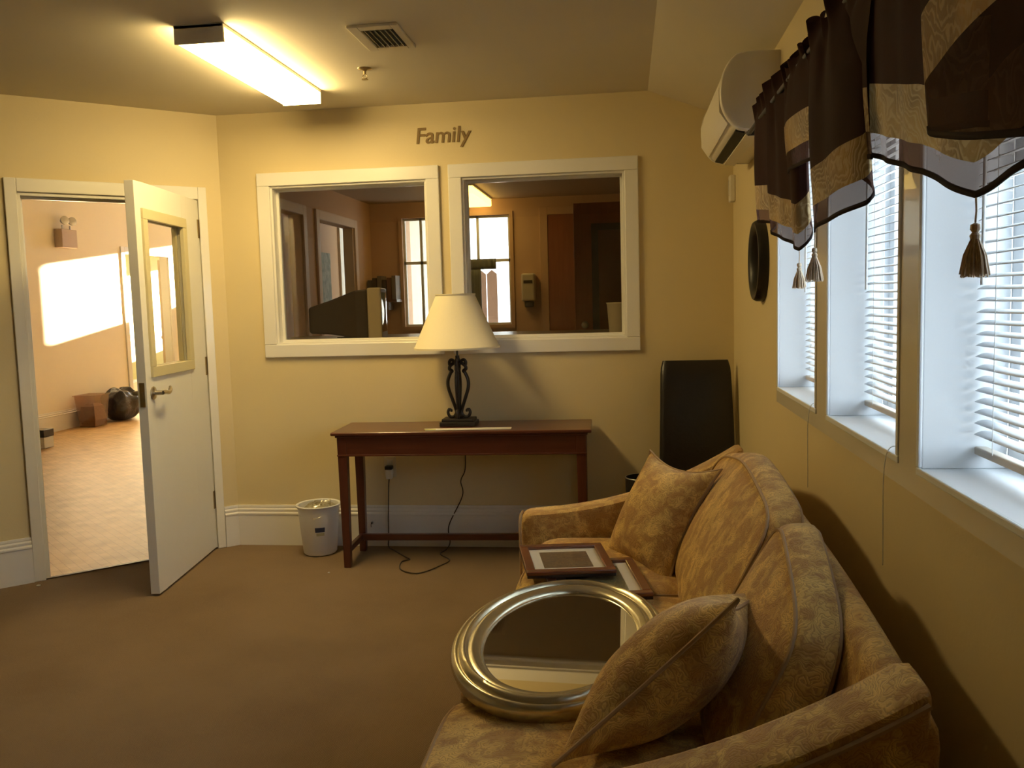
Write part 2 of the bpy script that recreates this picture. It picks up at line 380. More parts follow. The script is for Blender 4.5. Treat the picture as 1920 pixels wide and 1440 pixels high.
# right wall windows
def right_window(n, a0, a1, label):
    e = thing('window_%d' % n, label, 'window', (0, (a0+a1)/2, SZ), kind='structure')
    mb = MB(); t = .012   # white reveal boards, the four sides of the recess
    ring_frame(mb, lambda a, b, c, d: mb.box(-.006, .195, a, b, c, d), a0, a1, SZ, TZ, t); build('reveal', mb, REVEAL, e, bevel=.002)
    mb = MB(); ring_frame(mb, lambda a, b, c, d: mb.box(-.014, -.006, a, b, c, d), a0-.002, a1+.002, SZ-.002, TZ+.002, .016); build('edge_bead', mb, REVEAL, e, bevel=.003)
    mb = MB(); ring_frame(mb, lambda a, b, c, d: mb.box(.155, .185, a, b, c, d), a0+t, a1-t, SZ+t, TZ-t, .045)
    build('sash', mb, REVEAL, e, bevel=.003)
    mb = MB(); mb.box(.168, .172, a0+t+.04, a1-t-.04, SZ+t+.04, TZ-t-.04); build('pane', mb, GLASS, e)
    return e
WN = ['far window of the right wall with white blind', 'middle window of the right wall with white blind', 'near window of the right wall with white blind']
for i, (a, b) in enumerate(RW): right_window(3+i, a, b, WN[i])
mb = MB(); wall_boxes(mb, RW[2][0]-.06, RW[0][1]+.03, SZ-.047, TZ+.06, [(a, b, SZ, TZ) for a, b in RW], lambda a, b, c, d: mb.box(-.010, 0, a, b, c, d))
struct('trim_1', mb, CASE, label='cream painted casing around the three right windows', cat='trim', weld=True)

def blind(a0, a1, label, wand_off):
    e = thing('window_blind', label, 'blind', (.10, (a0+a1)/2, SZ+.03), group='white mini blinds in the right windows')
    a0 += .016; a1 -= .016
    mb = MB(); mb.box(.088, .118, a0, a1, TZ-.042, TZ-.013); build('headrail', mb, BLIND, e, bevel=.003)
    mb = MB(); z = SZ+.085; k = 0
    while z < TZ-.05:
        def fn(u, v, z=z): return (.088+.027*u, a0+.004+(a1-a0-.008)*v, z+.0028*math.sin(PI*u)+.0065*(u-.5)+.0008*math.sin(7*v+k))
        mb.grid(fn, 4, 6); z += .0218; k += 1
    build('slats', mb, BLIND, e, smooth=True, solid=.0008)
    mb = MB(); mb.box(.090, .114, a0, a1, SZ+.042, SZ+.058); build('bottom_rail', mb, RAILM, e, bevel=.003)
    for t in (.14, .86):
        yy = a0+(a1-a0)*t; mb = MB()
        for xx in (.0885, .1145): mb.tube([(xx, yy, SZ+.055), (xx, yy, TZ-.04)], .0009, 5)
        for k in range(40): mb.tube([(.0885, yy, SZ+.084+k*.0218), (.1145, yy, SZ+.084+k*.0218)], .0006, 4)
        build('ladder_cord', mb, WHITEPL, e)
    yw = a1-.055
    mb = MB(); mb.tube([(.080, yw, TZ-.045), (.078, yw, 1.42)], .0035, 8); build('wand', mb, WHITEPL, e, smooth=True)
    yc = a0+.07; mb = MB()
    mb.tube(sweep_spline([(.082, yc, TZ-.045), (.080, yc, SZ+.10), (.035, yc-.01, SZ+.025), (-.018, yc-.02, SZ+.0), (-.022, yc-.02, .80)]), .0012, 6)
    build('pull_cord', mb, WHITEPL, e)
for (a, b), t in zip(RW, ('white mini blind in the far right window', 'white mini blind in the middle right window', 'white mini blind in the near right window')):
    blind(a, b, t, 0)

# ------------------------------------------------------------------ door in the diagonal wall
e = thing('door_1', 'white door with small window, standing open into the room', 'door', tuple(O+DD*D0), (0, 0, A), kind='structure')
mb = MB()
for a, b, c, d in ((-D1-.056, -D1, 0, DT+.07), (-D0, -D0+.048, 0, DT+.07), (-D1, -D0, DT, DT+.07)): mb.box(a, b, -.018, 0, c, d)
mb.xf(DG); build('casing', mb, TRIM, e, bevel=.004)
mb = MB(); t = .018
mb.box(-D1, -D1+t, -.002, .122, 0, DT); mb.box(-D0-t, -D0, -.002, .122, 0, DT); mb.box(-D1, -D0, -.002, .122, DT-t, DT)
mb.box(-D1+t, -D1+t+.012, .05, .075, 0, DT-t); mb.box(-D1+t, -D0-t, .05, .075, DT-t-.012, DT-t)
mb.xf(DG); build('jamb', mb, TRIM, e, bevel=.002)
mb = MB(); mb.box(-D1, -D0, -.005, .02, .0, .006); mb.xf(DG); build('threshold', mb, mat('dark_threshold', (.06, .035, .02), .5), e)
# leaf
HP = Vector((-3.024, -.092, 0)); ld = Vector((.1267, -.9919, 0)).normalized(); ln = Vector((-ld.y, ld.x, 0)).normalized()  # ln points into the room side (+x)
LM = Matrix(((ld.x, -ln.x, 0, HP.x), (ld.y, -ln.y, 0, HP.y), (0, 0, 1, 0), (0, 0, 0, 1)))  # local: x along leaf, y away from viewer side, z up
LW, LT = .868, .045
mb = MB(); hole = (.262, .775, 1.125, 1.885)
wall_boxes(mb, .010, LW, .012, 2.045, [hole], lambda a, b, c, d: mb.box(a, b, 0, LT, c, d)); mb.xf(LM)
leaf = build('leaf', mb, DOORP, e, weld=True, bevel=.002)
mb = MB()
for s0, s1 in ((-.012, .012), (LT-.012, LT+.012)):
    ring_frame(mb, lambda a, b, c, d: mb.box(a, b, s0, s1, c, d), hole[0]-.035, hole[1]+.03, hole[2]-.035, hole[3]+.035, .052)
mb.xf(LM); build('vision_frame', mb, DOORFR, leaf, bevel=.003)
mb = MB(); mb.box(hole[0]+.01, hole[1]-.01, .02, .025, hole[2]+.01, hole[3]-.01); mb.xf(LM); build('pane', mb, GLASS, leaf)
mb = MB(); mb.box(LW, LW+.002, .010, .035, .95, 1.07); mb.box(LW+.002, LW+.010, .016, .029, .995, 1.025); mb.xf(LM); build('latch_plate', mb, BRASS, leaf)
for s in (-1, 1):
    mb = MB(); y0 = 0 if s < 0 else LT
    mb.lathe([(0, .001), (.032, .001), (.034, .005), (.028, .011), (.012, .014), (.011, .05), (0, .05)], 24)
    mb.xf(Matrix.Translation((LW-.07, y0, 1.013)) @ Matrix.Rotation(PI/2 if s < 0 else -PI/2, 4, 'X'))
    yy = y0+s*.048
    mb.tube(sweep_spline([(LW-.07, yy, 1.013), (LW-.11, yy, 1.013), (LW-.155, yy, 1.008), (LW-.185, yy+s*(-.004), 1.020), (LW-.205, yy+s*(-.012), 1.030)], 6), [.011]*20+[.008]*5, 10)
    mb.xf(LM); build('lever_handle', mb, NICKEL, leaf, smooth=True)
for z in (1.88, 1.09, .295):
    mb = MB(); mb.cyl((.002, -.010, z-.05), .0085, .105, 12); mb.box(-.014, .0, -.026, -.022, z-.05, z+.055); mb.box(.002, .030, -.003, .001, z-.05, z+.055)
    mb.xf(LM); build('hinge', mb, BRASS, e, smooth=False)

# ------------------------------------------------------------------ ceiling fixture, vent, sprinkler
fx0, fx1, fy0, fy1, fz = -2.345, -2.14, -1.57, -.44, 2.466
e = thing('ceiling_light', 'long rectangular fluorescent light glowing on the cream ceiling', 'light', ((fx0+fx1)/2, (fy0+fy1)/2, H))
mb = MB(); mb.box(fx0, fx1, fy0, fy1, H-.014, H); build('housing', mb, ACPL, e, bevel=.002)
EM = mat('lit_diffuser', (.9, .85, .7), .5, emit=LAMP[:3], estr=LAMP_E)
mb = MB(); mb.loft([[(fx0+.004, y, H-.014), (fx0+.008, y, fz+.004), (fx0+.012, y, fz), (fx1-.012, y, fz), (fx1-.008, y, fz+.004), (fx1-.004, y, H-.014)] for y in (fy0+.012, fy1-.008)])
build('diffuser', mb, EM, e)
mb = MB(); mb.box(fx0-.001, fx1+.001, fy0, fy0+.012, fz-.001, H-.001); build('end_cap', mb, ACPL, e, bevel=.002)
mb = MB(); mb.box(fx0-.001, fx1+.001, fy1-.008, fy1, fz-.001, H-.001); build('end_cap', mb, ACPL, e, bevel=.002)

e = thing('ceiling_vent', 'square metal air vent with louvres over painted shade in the ceiling', 'vent', (-1.58, -1.27, H))
vx0, vx1, vy0, vy1 = -1.685, -1.475, -1.43, -1.10
mb = MB(); wall_boxes(mb, vx0, vx1, vy0, vy1, [(vx0+.045, vx1-.03, vy0+.05, vy1-.04)], lambda a, b, c, d: mb.box(a, b, c, d, H-.012, H)); build('frame', mb, CEIL, e, bevel=.003)
mb = MB(); mb.box(vx0+.045, vx1-.03, vy0+.05, vy1-.04, H-.002, H-.0005); build('duct_opening_shade', mb, SLOT_SHADE, e)  # flat dark sheet paints the duct's shade, no hole is cut
mb = MB()
for k in range(6):
    x = vx0+.062+k*.021; mb.box(x, x+.0022, vy0+.05, vy1-.04, H-.014, H-.002)
build('louvres', mb, STEEL, e)

e = thing('sprinkler_head', 'small brass fire sprinkler hanging from the ceiling', 'sprinkler', (-1.80, -.79, H))
mb = MB(); mb.lathe([(0, 0), (.034, 0), (.032, -.004), (.012, -.010), (.009, -.014), (0, -.014)], 20, (-1.80, -.79, H)); build('escutcheon', mb, BRASS, e, smooth=True)
mb = MB(); mb.cyl((-1.80, -.79, H-.030), .007, .018, 12)
for s in (-1, 1): mb.tube([(-1.80+s*.006, -.79, H-.028), (-1.80+s*.012, -.79, H-.038), (-1.80+s*.004, -.79, H-.050)], .0022, 6)
mb.lathe([(0, -.050), (.015, -.050), (.016, -.053), (0, -.054)], 16, (-1.80, -.79, H)); build('head', mb, BRASS, e, smooth=True)

# lettering on the wall
cu = bpy.data.curves.new('txt', 'FONT'); cu.body = 'Family'; cu.size = .115; cu.extrude = .002; cu.offset = .0012; cu.shear = .12
to = bpy.data.objects.new('txt', cu); C.objects.link(to); bpy.context.view_layer.update()
me = bpy.data.meshes.new_from_object(to.evaluated_get(bpy.context.evaluated_depsgraph_get())); bpy.data.objects.remove(to)
xs = [v.co.x for v in me.vertices]; wd = max(xs)-min(xs); sc = .315/wd
for v in me.vertices: v.co = Vector(((v.co.x-min(xs))*sc, -v.co.z, v.co.y*sc))
me.materials.clear(); me.materials.append(mat('brown_letter_vinyl', (.25, .16, .06), .7))
o = bpy.data.objects.new('wall_lettering', me); C.objects.link(o); o.location = (-1.745, -.003, 2.318)
tag(o, 'brown word Family lettered on the back wall above the windows', 'lettering')

# ------------------------------------------------------------------ console table
TC = Vector((-1.475, -.252, 0)); TR = math.radians(1.8)
def TM(): return Matrix.Translation(TC) @ Matrix.Rotation(TR, 4, 'Z')
e = thing('console_table', 'dark cherry wood console table against the back wall', 'table', tuple(TC), (0, 0, TR))
LXh, LYh, TZt = .695, .206, .745
mb = MB(); mb.box(-LXh, LXh, -LYh, LYh, TZt-.018, TZt); build('tabletop', mb, WOOD, e, False, bevel=.006, bseg=3)
mb = MB(); mb.box(-LXh+.02, LXh-.02, -LYh+.014, LYh-.01, TZt-.030, TZt-.018); build('top_moulding', mb, WOOD, e, False, bevel=.004)
mb = MB(); f_ = .035
for s in (-1, 1):
    mb.box(-LXh+f_, LXh-f_, s*(LYh-.032)-.009, s*(LYh-.032)+.009, TZt-.125, TZt-.03)
    mb.box(s*(LXh-f_-.009)-.009, s*(LXh-f_-.009)+.009, -LYh+.035, LYh-.035, TZt-.125, TZt-.03)
build('apron', mb, WOOD, e, False, bevel=.002)
mb = MB(); mb.box(-LXh+.028, LXh-.028, -LYh+.014, -LYh+.026, TZt-.131, TZt-.122); build('apron_bead', mb, WOOD, e, False, bevel=.003)
for sx in (-1, 1):
    for sy in (-1, 1):
        cx, cy = sx*(LXh-.055), sy*(LYh-.045); a = .026; b = .019
        mb = MB(); mb.hexa([(cx-b, cy-b, 0), (cx+b, cy-b, 0), (cx+b, cy+b, 0), (cx-b, cy+b, 0)], [(cx-a, cy-a, TZt-.03), (cx+a, cy-a, TZt-.03), (cx+a, cy+a, TZt-.03), (cx-a, cy+a, TZt-.03)])
        build('leg', mb, WOODD, e, False, bevel=.003)
for sx in (-1, 1):
    mb = MB(); cx = sx*(LXh-.055); mb.box(cx-.013, cx+.013, -LYh+.065, LYh-.065, .075, .108); build('side_stretcher', mb, WOODD, e, False, bevel=.003)
mb = MB(); mb.box(-LXh+.07, LXh-.07, .10, .135, .075, .11); build('long_stretcher', mb, WOOD, e, False, bevel=.003)

# lamp
lx, ly, lz = -1.51, -.215, .745
e = thing('table_lamp', 'table lamp with black scrolled iron base and cream shade, unlit', 'lamp', (lx, ly, lz))
mb = MB(); mb.box(-.098, .098, -.07, .07, .001, .024); mb.box(-.088, .088, -.06, .06, .024, .040)
build('base', mb, IRON, e, False, bevel=.003)
mb = MB()
prof = [(.012, .050), (.016, .085), (.034, .140), (.055, .205), (.056, .250), (.040, .290), (.032, .300), (.046, .312), (.040, .330), (.020, .345)]
for k in range(4):
    a = k*PI/2 + .0; ca, sa = math.cos(a), math.sin(a)
    P = sweep_spline([(r*ca, r*sa, z) for r, z in prof], 6); mb = MB(); mb.tube(P, .0095, 8, flat=1.2); build('cage_bar', mb, IRON, e, False, smooth=True)
mb = MB()
for k in range(4):
    a = k*PI/2; ca, sa = math.cos(a), math.sin(a)
    bt = [(.010, .095), (.018, .062), (.034, .046), (.053, .050), (.062, .070), (.055, .088), (.043, .084), (.044, .074)]
    P = sweep_spline([(r*ca, r*sa, z) for r, z in bt], 6); mb = MB(); mb.tube(P, [.0085]*(len(P)-12)+[.0065]*12, 8); build('foot_scroll', mb, IRON, e, False, smooth=True)
    tp = [(.010, .335), (.018, .352), (.034, .362), (.045, .352), (.044, .336), (.034, .333)]
    P = sweep_spline([(r*ca, r*sa, z) for r, z in tp], 6); mb = MB(); mb.tube(P, [.0085]*(len(P)-8)+[.0095]*8, 8); build('neck_scroll', mb, IRON, e, False, smooth=True)

mb = MB(); mb.cyl((0, 0, .04), .0055, .40, 12); mb.lathe([(0, .04), (.024, .04), (.026, .05), (.016, .062), (.012, .075), (0, .075)], 20); mb.cyl((0, 0, .355), .012, .03, 16)
build('rod', mb, IRON, e, False, smooth=True)
mb = MB(); mb.cyl((0, 0, .44), .016, .06, 16); build('socket', mb, BRASS, e, False, smooth=True)
mb = MB(); mb.lathe([(0, .50), (.013, .502), (.016, .52), (.028, .55), (.030, .57), (.020, .595), (0, .602)], 20); build('bulb', mb, mat('white_bulb_glass', (.85, .85, .82), .2), e, False, smooth=True)
mb = MB(); n = 64
rb, rt, z0, z1 = .234, .104, .424, .722
mb.loft([[(r*math.cos(2*PI*k/n), r*math.sin(2*PI*k/n), z) for k in range(n)] for r, z in
         ((rb, z0), (rb+.002, z0), (rb+.002, z0+.010), (rb-.003, z0+.012), (rt+.004, z1-.010), (rt+.006, z1-.008), (rt+.006, z1), (rt, z1), (rt, z1-.008), (rb-.008, z0+.012), (rb, z0))], True, False)
build('lamp_shade', mb, SHADE, e, False, smooth=True)
mb = MB()
for k in range(3):
    a = k*2*PI/3; mb.tube([(0, 0, z1-.02), (rt*.98*math.cos(a), rt*.98*math.sin(a), z1-.006)], .0015, 6)
mb.tube([(0, 0, .46), (.045, 0, .50), (.055, 0, .60), (.03, 0, .69), (0, 0, z1-.02)], .0016, 6); mb.tube([(0, 0, .46), (-.045, 0, .50), (-.055, 0, .60), (-.03, 0, .69), (0, 0, z1-.02)], .0016, 6)
build('harp', mb, BRASS, e, False)

# papers on the table
mb = MB(); mb.add([(-1.675, -.36, .7462), (-1.655, -.425, .7462), (-1.20, -.395, .7462), (-1.205, -.325, .7462)], [(0, 1, 2, 3)])
tag(build('paper_sheet', mb, PAPERM, solid=.0012), 'long white paper sheet at the front of the cherry table', 'paper')
mb = MB(); mb.add([(-1.672, -.385, .7476), (-1.655, -.422, .7476), (-1.60, -.415, .7476), (-1.61, -.380, .7476)], [(0, 1, 2, 3)])
tag(build('note_slip', mb, mat('yellow_green_paper', (.55, .55, .22), .7), solid=.001), 'small yellow-green slip on the left end of the white paper', 'paper')

# lamp cord, plug and outlet
e = thing('wall_outlet', 'cream wall outlet under the cherry table', 'outlet', (-1.972, 0, .47))
mb = MB(); mb.box(-2.007, -1.937, -.006, 0, .412, .532); build('cover_plate', mb, CASE, e, bevel=.003)
mb = MB(); mb.box(-1.990, -1.954, -.0075, -.006, .484, .516); build('socket', mb, WHITEPL, e, bevel=.003)
mb = MB(); mb.box(-1.990, -1.954, -.0075, -.006, .432, .464); build('socket', mb, WHITEPL, e, bevel=.003)
e = thing('power_adapter', 'black and white plug adapter in the outlet under the table', 'plug', (-1.972, -.02, .45))
mb = MB(); mb.box(-1.994, -1.952, -.05, -.0085, .462, .482); build('plug_block', mb, BLACKPL, e, bevel=.003)
mb = MB(); mb.box(-1.990, -1.955, -.045, -.0085, .405, .461); build('adapter_body', mb, WHITEPL, e, bevel=.005)
mb = MB(); mb.tube(sweep_spline([(-1.973, -.035, .405), (-1.978, -.035, .355), (-1.984, -.04, .206), (-1.99, -.035, .06), (-1.99, -.045, .006), (-1.94, -.12, .006), (-1.83, -.26, .006), (-1.80, -.30, .006),
    (-1.835, -.35, .006), (-1.80, -.49, .006), (-1.69, -.545, .006), (-1.60, -.40, .006), (-1.575, -.30, .006), (-1.65, -.19, .006), (-1.635, -.10, .006), (-1.625, -.03, .03), (-1.63, -.02, .128),
    (-1.545, -.018, .302), (-1.552, -.018, .39), (-1.524, -.018, .459), (-1.521, -.014, .60), (-1.521, -.012, .76), (-1.52, -.05, .772), (-1.515, -.13, .749)], 8), .0032, 8)
tag(build('lamp_cord', mb, CORD, smooth=True), 'thin dark lamp cord hanging behind the table and looping on the carpet', 'cord')
e = thing('cable_jack', 'small dark cable jack on the baseboard behind the table', 'jack', (-2.09, -.018, .14))
mb = MB(); mb.cyl((-2.09, -.026, .142), .008, .012, 12, 'y'); build('ring', mb, STEEL, e)
mb = MB(); mb.cyl((-2.09, -.034, .142), .004, .012, 10, 'y'); mb.tube([(-2.09, -.034, .142), (-2.092, -.040, .135), (-2.095, -.030, .118)], .002, 6); build('stub', mb, BLACKPL, e)

# wastebasket
bx, by = -2.362, -.165
e = thing('wastebasket', 'white plastic wastebasket left of the cherry table', 'bin', (bx, by, 0))
mb = MB(); prof = [(0, .004), (.088, .004), (.095, .012), (.118, .275), (.1265, .279), (.129, .288), (.124, .292), (.114, .288), (.091, .016), (0, .012)]
mb.lathe(prof, 40); build('tub', mb, WHITEPL, e, False, smooth=True)
mb = MB(); mb.grid(lambda u, v: ((.1065+.006*v)*math.sin(.12+.5*u), -(.1065+.006*v)*math.cos(.12+.5*u), .145+.028*v), 6, 2); build('sticker', mb, mat('dark_blue_sticker', (.03, .04, .10), .5), e, False, solid=.0008, label='dark blue rectangular sticker')
mb = MB(); mb.grid(lambda u, v: ((.1045+.004*v)*math.sin(.18+.42*u), -(.1050+.004*v)*math.cos(.18+.42*u), .124+.018*v), 6, 2); build('sticker', mb, mat('pale_sticker', (.50, .48, .30), .5), e, False, solid=.0008, label='pale green paper sticker')
mb = MB(); random.seed(3)
def lin(u, v):
    th = 2*PI*u; r = .108*(1-v)+.008; nz = noise.noise(Vector((math.cos(th)*2, math.sin(th)*2, v*4)))
    return (r*math.cos(th)+.02*nz, r*math.sin(th)+.015*nz, .235+.06*math.sin(v*PI*.6)+.022*nz+.012*noise.noise(Vector((th*3, v*9, 1))))
mb.grid(lin, 36, 12); o = build('crumpled_liner', mb, glassm('clear_liner_plastic', (.93, .90, .80), .2, .2), None, smooth=False); o.location = (bx, by, 0)
tag(o, 'crumpled clear plastic bag inside the white wastebasket', 'bag')

# ------------------------------------------------------------------ black chair in the corner
ccx = -.222
e = thing('parsons_chair', 'tall black leather chair standing in the far corner', 'chair', (ccx, -.35, 0))
mb = MB()
def chb(u, v):  # rounded slab back, front face normal -y
    pass
nz_ = 18
rings = []
for k in range(nz_+1):
    t = k/nz_; z = .40+.675*t; hw = .203-.018*t; th = .045-.012*t; yc = -.235+.10*t*t*.9
    if t > .93: hw -= .012*(t-.93)/.07; th -= .014*((t-.93)/.07)**2
    ring = []
    for j in range(24):
        a = 2*PI*j/24; c, s_ = math.cos(a), math.sin(a)
        ring.append((ccx+hw*math.copysign(abs(c)**.32, c), yc+th*math.copysign(abs(s_)**.55, s_), z))
    rings.append(ring)
mb.loft(rings); build('backrest', mb, LEATH, e, smooth=True)
mb = MB(); mb.box(ccx-.195, ccx+.195, -.66, -.27, .36, .46); build('seat', mb, LEATH, e, bevel=.03, bseg=4, smooth=True)
for sx in (-1, 1):
    for yy in (-.63, -.22):
        cx = ccx+sx*.175; mb = MB(); mb.hexa([(cx-.016, yy-.016, 0), (cx+.016, yy-.016, 0), (cx+.016, yy+.016, 0), (cx-.016, yy+.016, 0)], [(cx-.022, yy-.022, .38), (cx+.022, yy-.022, .38), (cx+.022, yy+.022, .38), (cx-.022, yy+.022, .38)])
        build('leg', mb, IRON, e)
# black bin behind sofa
e = thing('black_bin', 'small black bin with metal rim between table and black chair', 'bin', (-.516, -.45, 0))
mb = MB(); mb.lathe([(0, .004), (.075, .004), (.08, .01), (.088, .50), (.084, .50), (.076, .012), (0, .010)], 32); build('body', mb, BLACKPL, e, False, smooth=True)
mb = MB(); mb.tube([(.087*math.cos(a), .087*math.sin(a), .498) for a in [2*PI*k/32 for k in range(32)]], .003, 8, True); build('rim', mb, STEEL, e, False, smooth=True)

# ------------------------------------------------------------------ sofa
def rbox(x0, x1, y0, y1, z0, z1, puff=(.02, .02, .02), p=5.0, n=14, fn=None):
    """soft cushion: superellipsoid-like box with bulging faces, returns MB"""
    mb = MB(); hx, hy, hz = (x1-x0)/2, (y1-y0)/2, (z1-z0)/2; c = Vector(((x0+x1)/2, (y0+y1)/2, (z0+z1)/2))
    bm = bmesh.new(); bmesh.ops.create_cube(bm, size=2); bmesh.ops.subdivide_edges(bm, edges=bm.edges, cuts=n, use_grid_fill=True)
    vs = []
    for v in bm.verts:
        x, y, z = v.co
        L = (abs(x)**p+abs(y)**p+abs(z)**p)**(1/p)
        q = Vector((x/L, y/L, z/L))
        bx_ = puff[0]*math.cos(y*PI/2)*math.cos(z*PI/2)*(1 if x > 0 else -1)*(abs(x)**3)
        by_ = puff[1]*math.cos(x*PI/2)*math.cos(z*PI/2)*(1 if y > 0 else -1)*(abs(y)**3)
        bz_ = puff[2]*math.cos(x*PI/2)*math.cos(y*PI/2)*(1 if z > 0 else -1)*(abs(z)**3)
        P = Vector((q.x*hx+bx_, q.y*hy+by_, q.z*hz+bz_))+c
        if fn: P = fn(P)
        vs.append(P)
    bm.verts.index_update(); fs = [[v.index for v in f.verts] for f in bm.faces]; bm.free()
    return mb.add(vs, fs)
def soft_piping(x0, x1, y0, y1, z, inset, r, fn=None, plane='z', n=20, p=5.0):
    """closed welt around a cushion's rounded rectangle"""
    P = []; hx, hy = (x1-x0)/2, (y1-y0)/2
    for k in range(n*4):
        a = 2*PI*k/(n*4); c, s_ = math.cos(a), math.sin(a); L = (abs(c)**6+abs(s_)**6)**(1/6)
        u, v = c/L*(hx-inset), s_/L*(hy-inset)
        if plane == 'z': q = Vector(((x0+x1)/2+u, (y0+y1)/2+v, z))
        elif plane == 'x': q = Vector((z, (x0+x1)/2+u, (y0+y1)/2+v))
        if fn: q = fn(q)
        P.append(q)
    mb = MB(); mb.tube(P, r, 6, True); return mb
SF = -1.02     # front x of the sofa
sofa = thing('sofa', 'gold paisley sofa with camel back under the windows', 'sofa', (-.55, -2.52, 0))
YN, YF = -3.665, -1.395    # outer faces of near and far arm
AW = .135
def arm_z(x):   # arm top height along depth
    t = (x-SF)/(-.16-SF); return .565+.03*t+.23*max(0, t)**2.2
def camel(y):
    t = (y-YN)/(YF-YN); return .785+.092*math.sin(PI*min(max(t, 0), 1))**.6
# base
mb = MB(); mb.box(SF+.05, -.17, YN+.05, YF-.05, .10, .30); build('base', mb, FAB, sofa, bevel=.015)
# back frame: lofted cross-sections along y
rings = []
for k in range(31):
    y = YN+.02+(YF-YN-.04)*k/30; zt = camel(y)-.028
    rings.append([(-.30, y, .16), (-.155, y, .16), (-.145, y, .40), (-.125, y, zt-.05), (-.128, y, zt-.018), (-.142, y, zt), (-.170, y, zt-.004), (-.19, y, zt-.03), (-.27, y, .40)])
mb = MB(); mb.loft(rings); build('back_frame', mb, FAB, sofa, smooth=True, bevel=.012)
for nm, y0, y1, s in (('near', YN, YN+AW, -1), ('far', YF-AW, YF, 1)):
    rings = []; outer = y0 if s < 0 else y1; inner = y1 if s < 0 else y0
    xs_ = [SF, SF+.006, SF+.025]+[SF+.06+(-.165-SF-.06)*k/14 for k in range(15)]+[-.150, -.142]
    for i, x in enumerate(xs_):
        sh = {0: .030, 1: .012, 2: .003}.get(i, 0)+{len(xs_)-2: .006, len(xs_)-1: .02}.get(i, 0); z = arm_z(x)-sh; o_ = outer-s*sh; n_ = inner+s*sh
        ins = outer-s*.075  # outer face tapers in towards the floor
        rings.append([(x, n_, .14), (x, n_, z-.030), (x, n_+s*.006, z-.008), (x, n_+s*.025, z), (x, o_-s*.012, z-.002), (x, o_-s*.001, z-.010), (x, o_, z-.02), (x, o_-s*.004, z-.035), (x, outer-s*.04, z-.24), (x, ins, .12)])
    mb = MB(); mb.loft(rings); arm = build('arm', mb, FAB, sofa, smooth=True)
    P = [(x, outer+s*.0, arm_z(x)-.028) for x in xs_[2:-1]]; P = [(SF-.002, outer-s*.02, .20), (SF-.004, outer-s*.004, .45), (SF-.002, outer-s*.004, .535)]+P
    mb = MB(); mb.tube(P, .0055, 6); build('piping', mb, PIPE, arm, smooth=True)
    P = [(SF-.003, inner+s*.006, .20), (SF-.003, inner+s*.006, .53), (SF-.003, inner+s*.03, .552), (SF-.003, outer-s*.03, .552), (SF-.003, outer-s*.006, .53)]
    mb = MB(); mb.tube(P, .0055, 6); build('piping', mb, PIPE, arm, smooth=True)
for x in (SF+.08, -.22):
    for y in (YN+.12, YF-.12):
        mb = MB(); mb.hexa([(x-.018, y-.018, 0), (x+.018, y-.018, 0), (x+.018, y+.018, 0), (x-.018, y+.018, 0)], [(x-.028, y-.028, .11), (x+.028, y-.028, .11), (x+.028, y+.028, .11), (x-.028, y+.028, .11)])
        build('leg', mb, WOODD, sofa)
# seat cushions
YI0, YI1 = YN+AW, YF-AW
cuts = [YI1, -2.22, -2.965, YI0]
for i in range(3):
    ya, yb = cuts[i+1], cuts[i]
    def shp(P, i=i):
        P = P.copy()
        fr = max(0, min(1, (-.32-P.x)/.7)); 
        if P.y > -2.97: P.x += .085*fr*max(0, (P.y+2.97)/1.4)
        return P
    x0 = SF+(.0 if i == 2 else .0)
    mb = rbox(x0, -.30, ya+.003, yb-.003, .295, .485, (.012, .0, .018), 9, 14, shp); cu_ = build('seat_cushion', mb, FAB, sofa, smooth=True)
    mb = soft_piping(x0, -.30, ya+.003, yb-.003, .470, .008, .005, shp); build('piping', mb, PIPE, cu_, smooth=True)
    mb = soft_piping(x0, -.30, ya+.003, yb-.003, .312, .008, .005, shp); build('piping', mb, PIPE, cu_, smooth=True)
# back cushions (boxed, lean back, curved tops)
for i, (ya, yb) in enumerate(((-2.80, -1.56), (-3.36, -2.80))):
    def shp(P, i=i):
        P = P.copy(); t = (P.z-.47)/.40
        k = camel(P.y)-.862+(0 if i == 0 else -.012-.05*max(0, (-2.95-P.y)/.4))
        P.z = .47+(P.z-.47)*(1+k/.40+.015)
        fr = (-.27-P.x)/.18    # 1 at the front face, 0 at the back
        P.x += (.135+.085*fr)*t-.05*(1 if i else 0)*t*max(0, (-2.8-P.y)/.55)
        P.z += .012*math.sin((P.y+1.5)*7)*max(0, t)
        return P
    mb = rbox(-.45, -.27, ya+.002, yb-.002, .465, .872, (.045, .01, .01), 6.5, 16, shp); bc = build('back_cushion', mb, FAB, sofa, smooth=True)
    mb = soft_piping(ya+.002, yb-.002, .465, .872, -.435, .010, .005, shp, 'x'); build('piping', mb, PIPE, bc, smooth=True)
    mb = soft_piping(ya+.002, yb-.002, .465, .872, -.285, .010, .005, shp, 'x'); build('piping', mb, PIPE, bc, smooth=True)

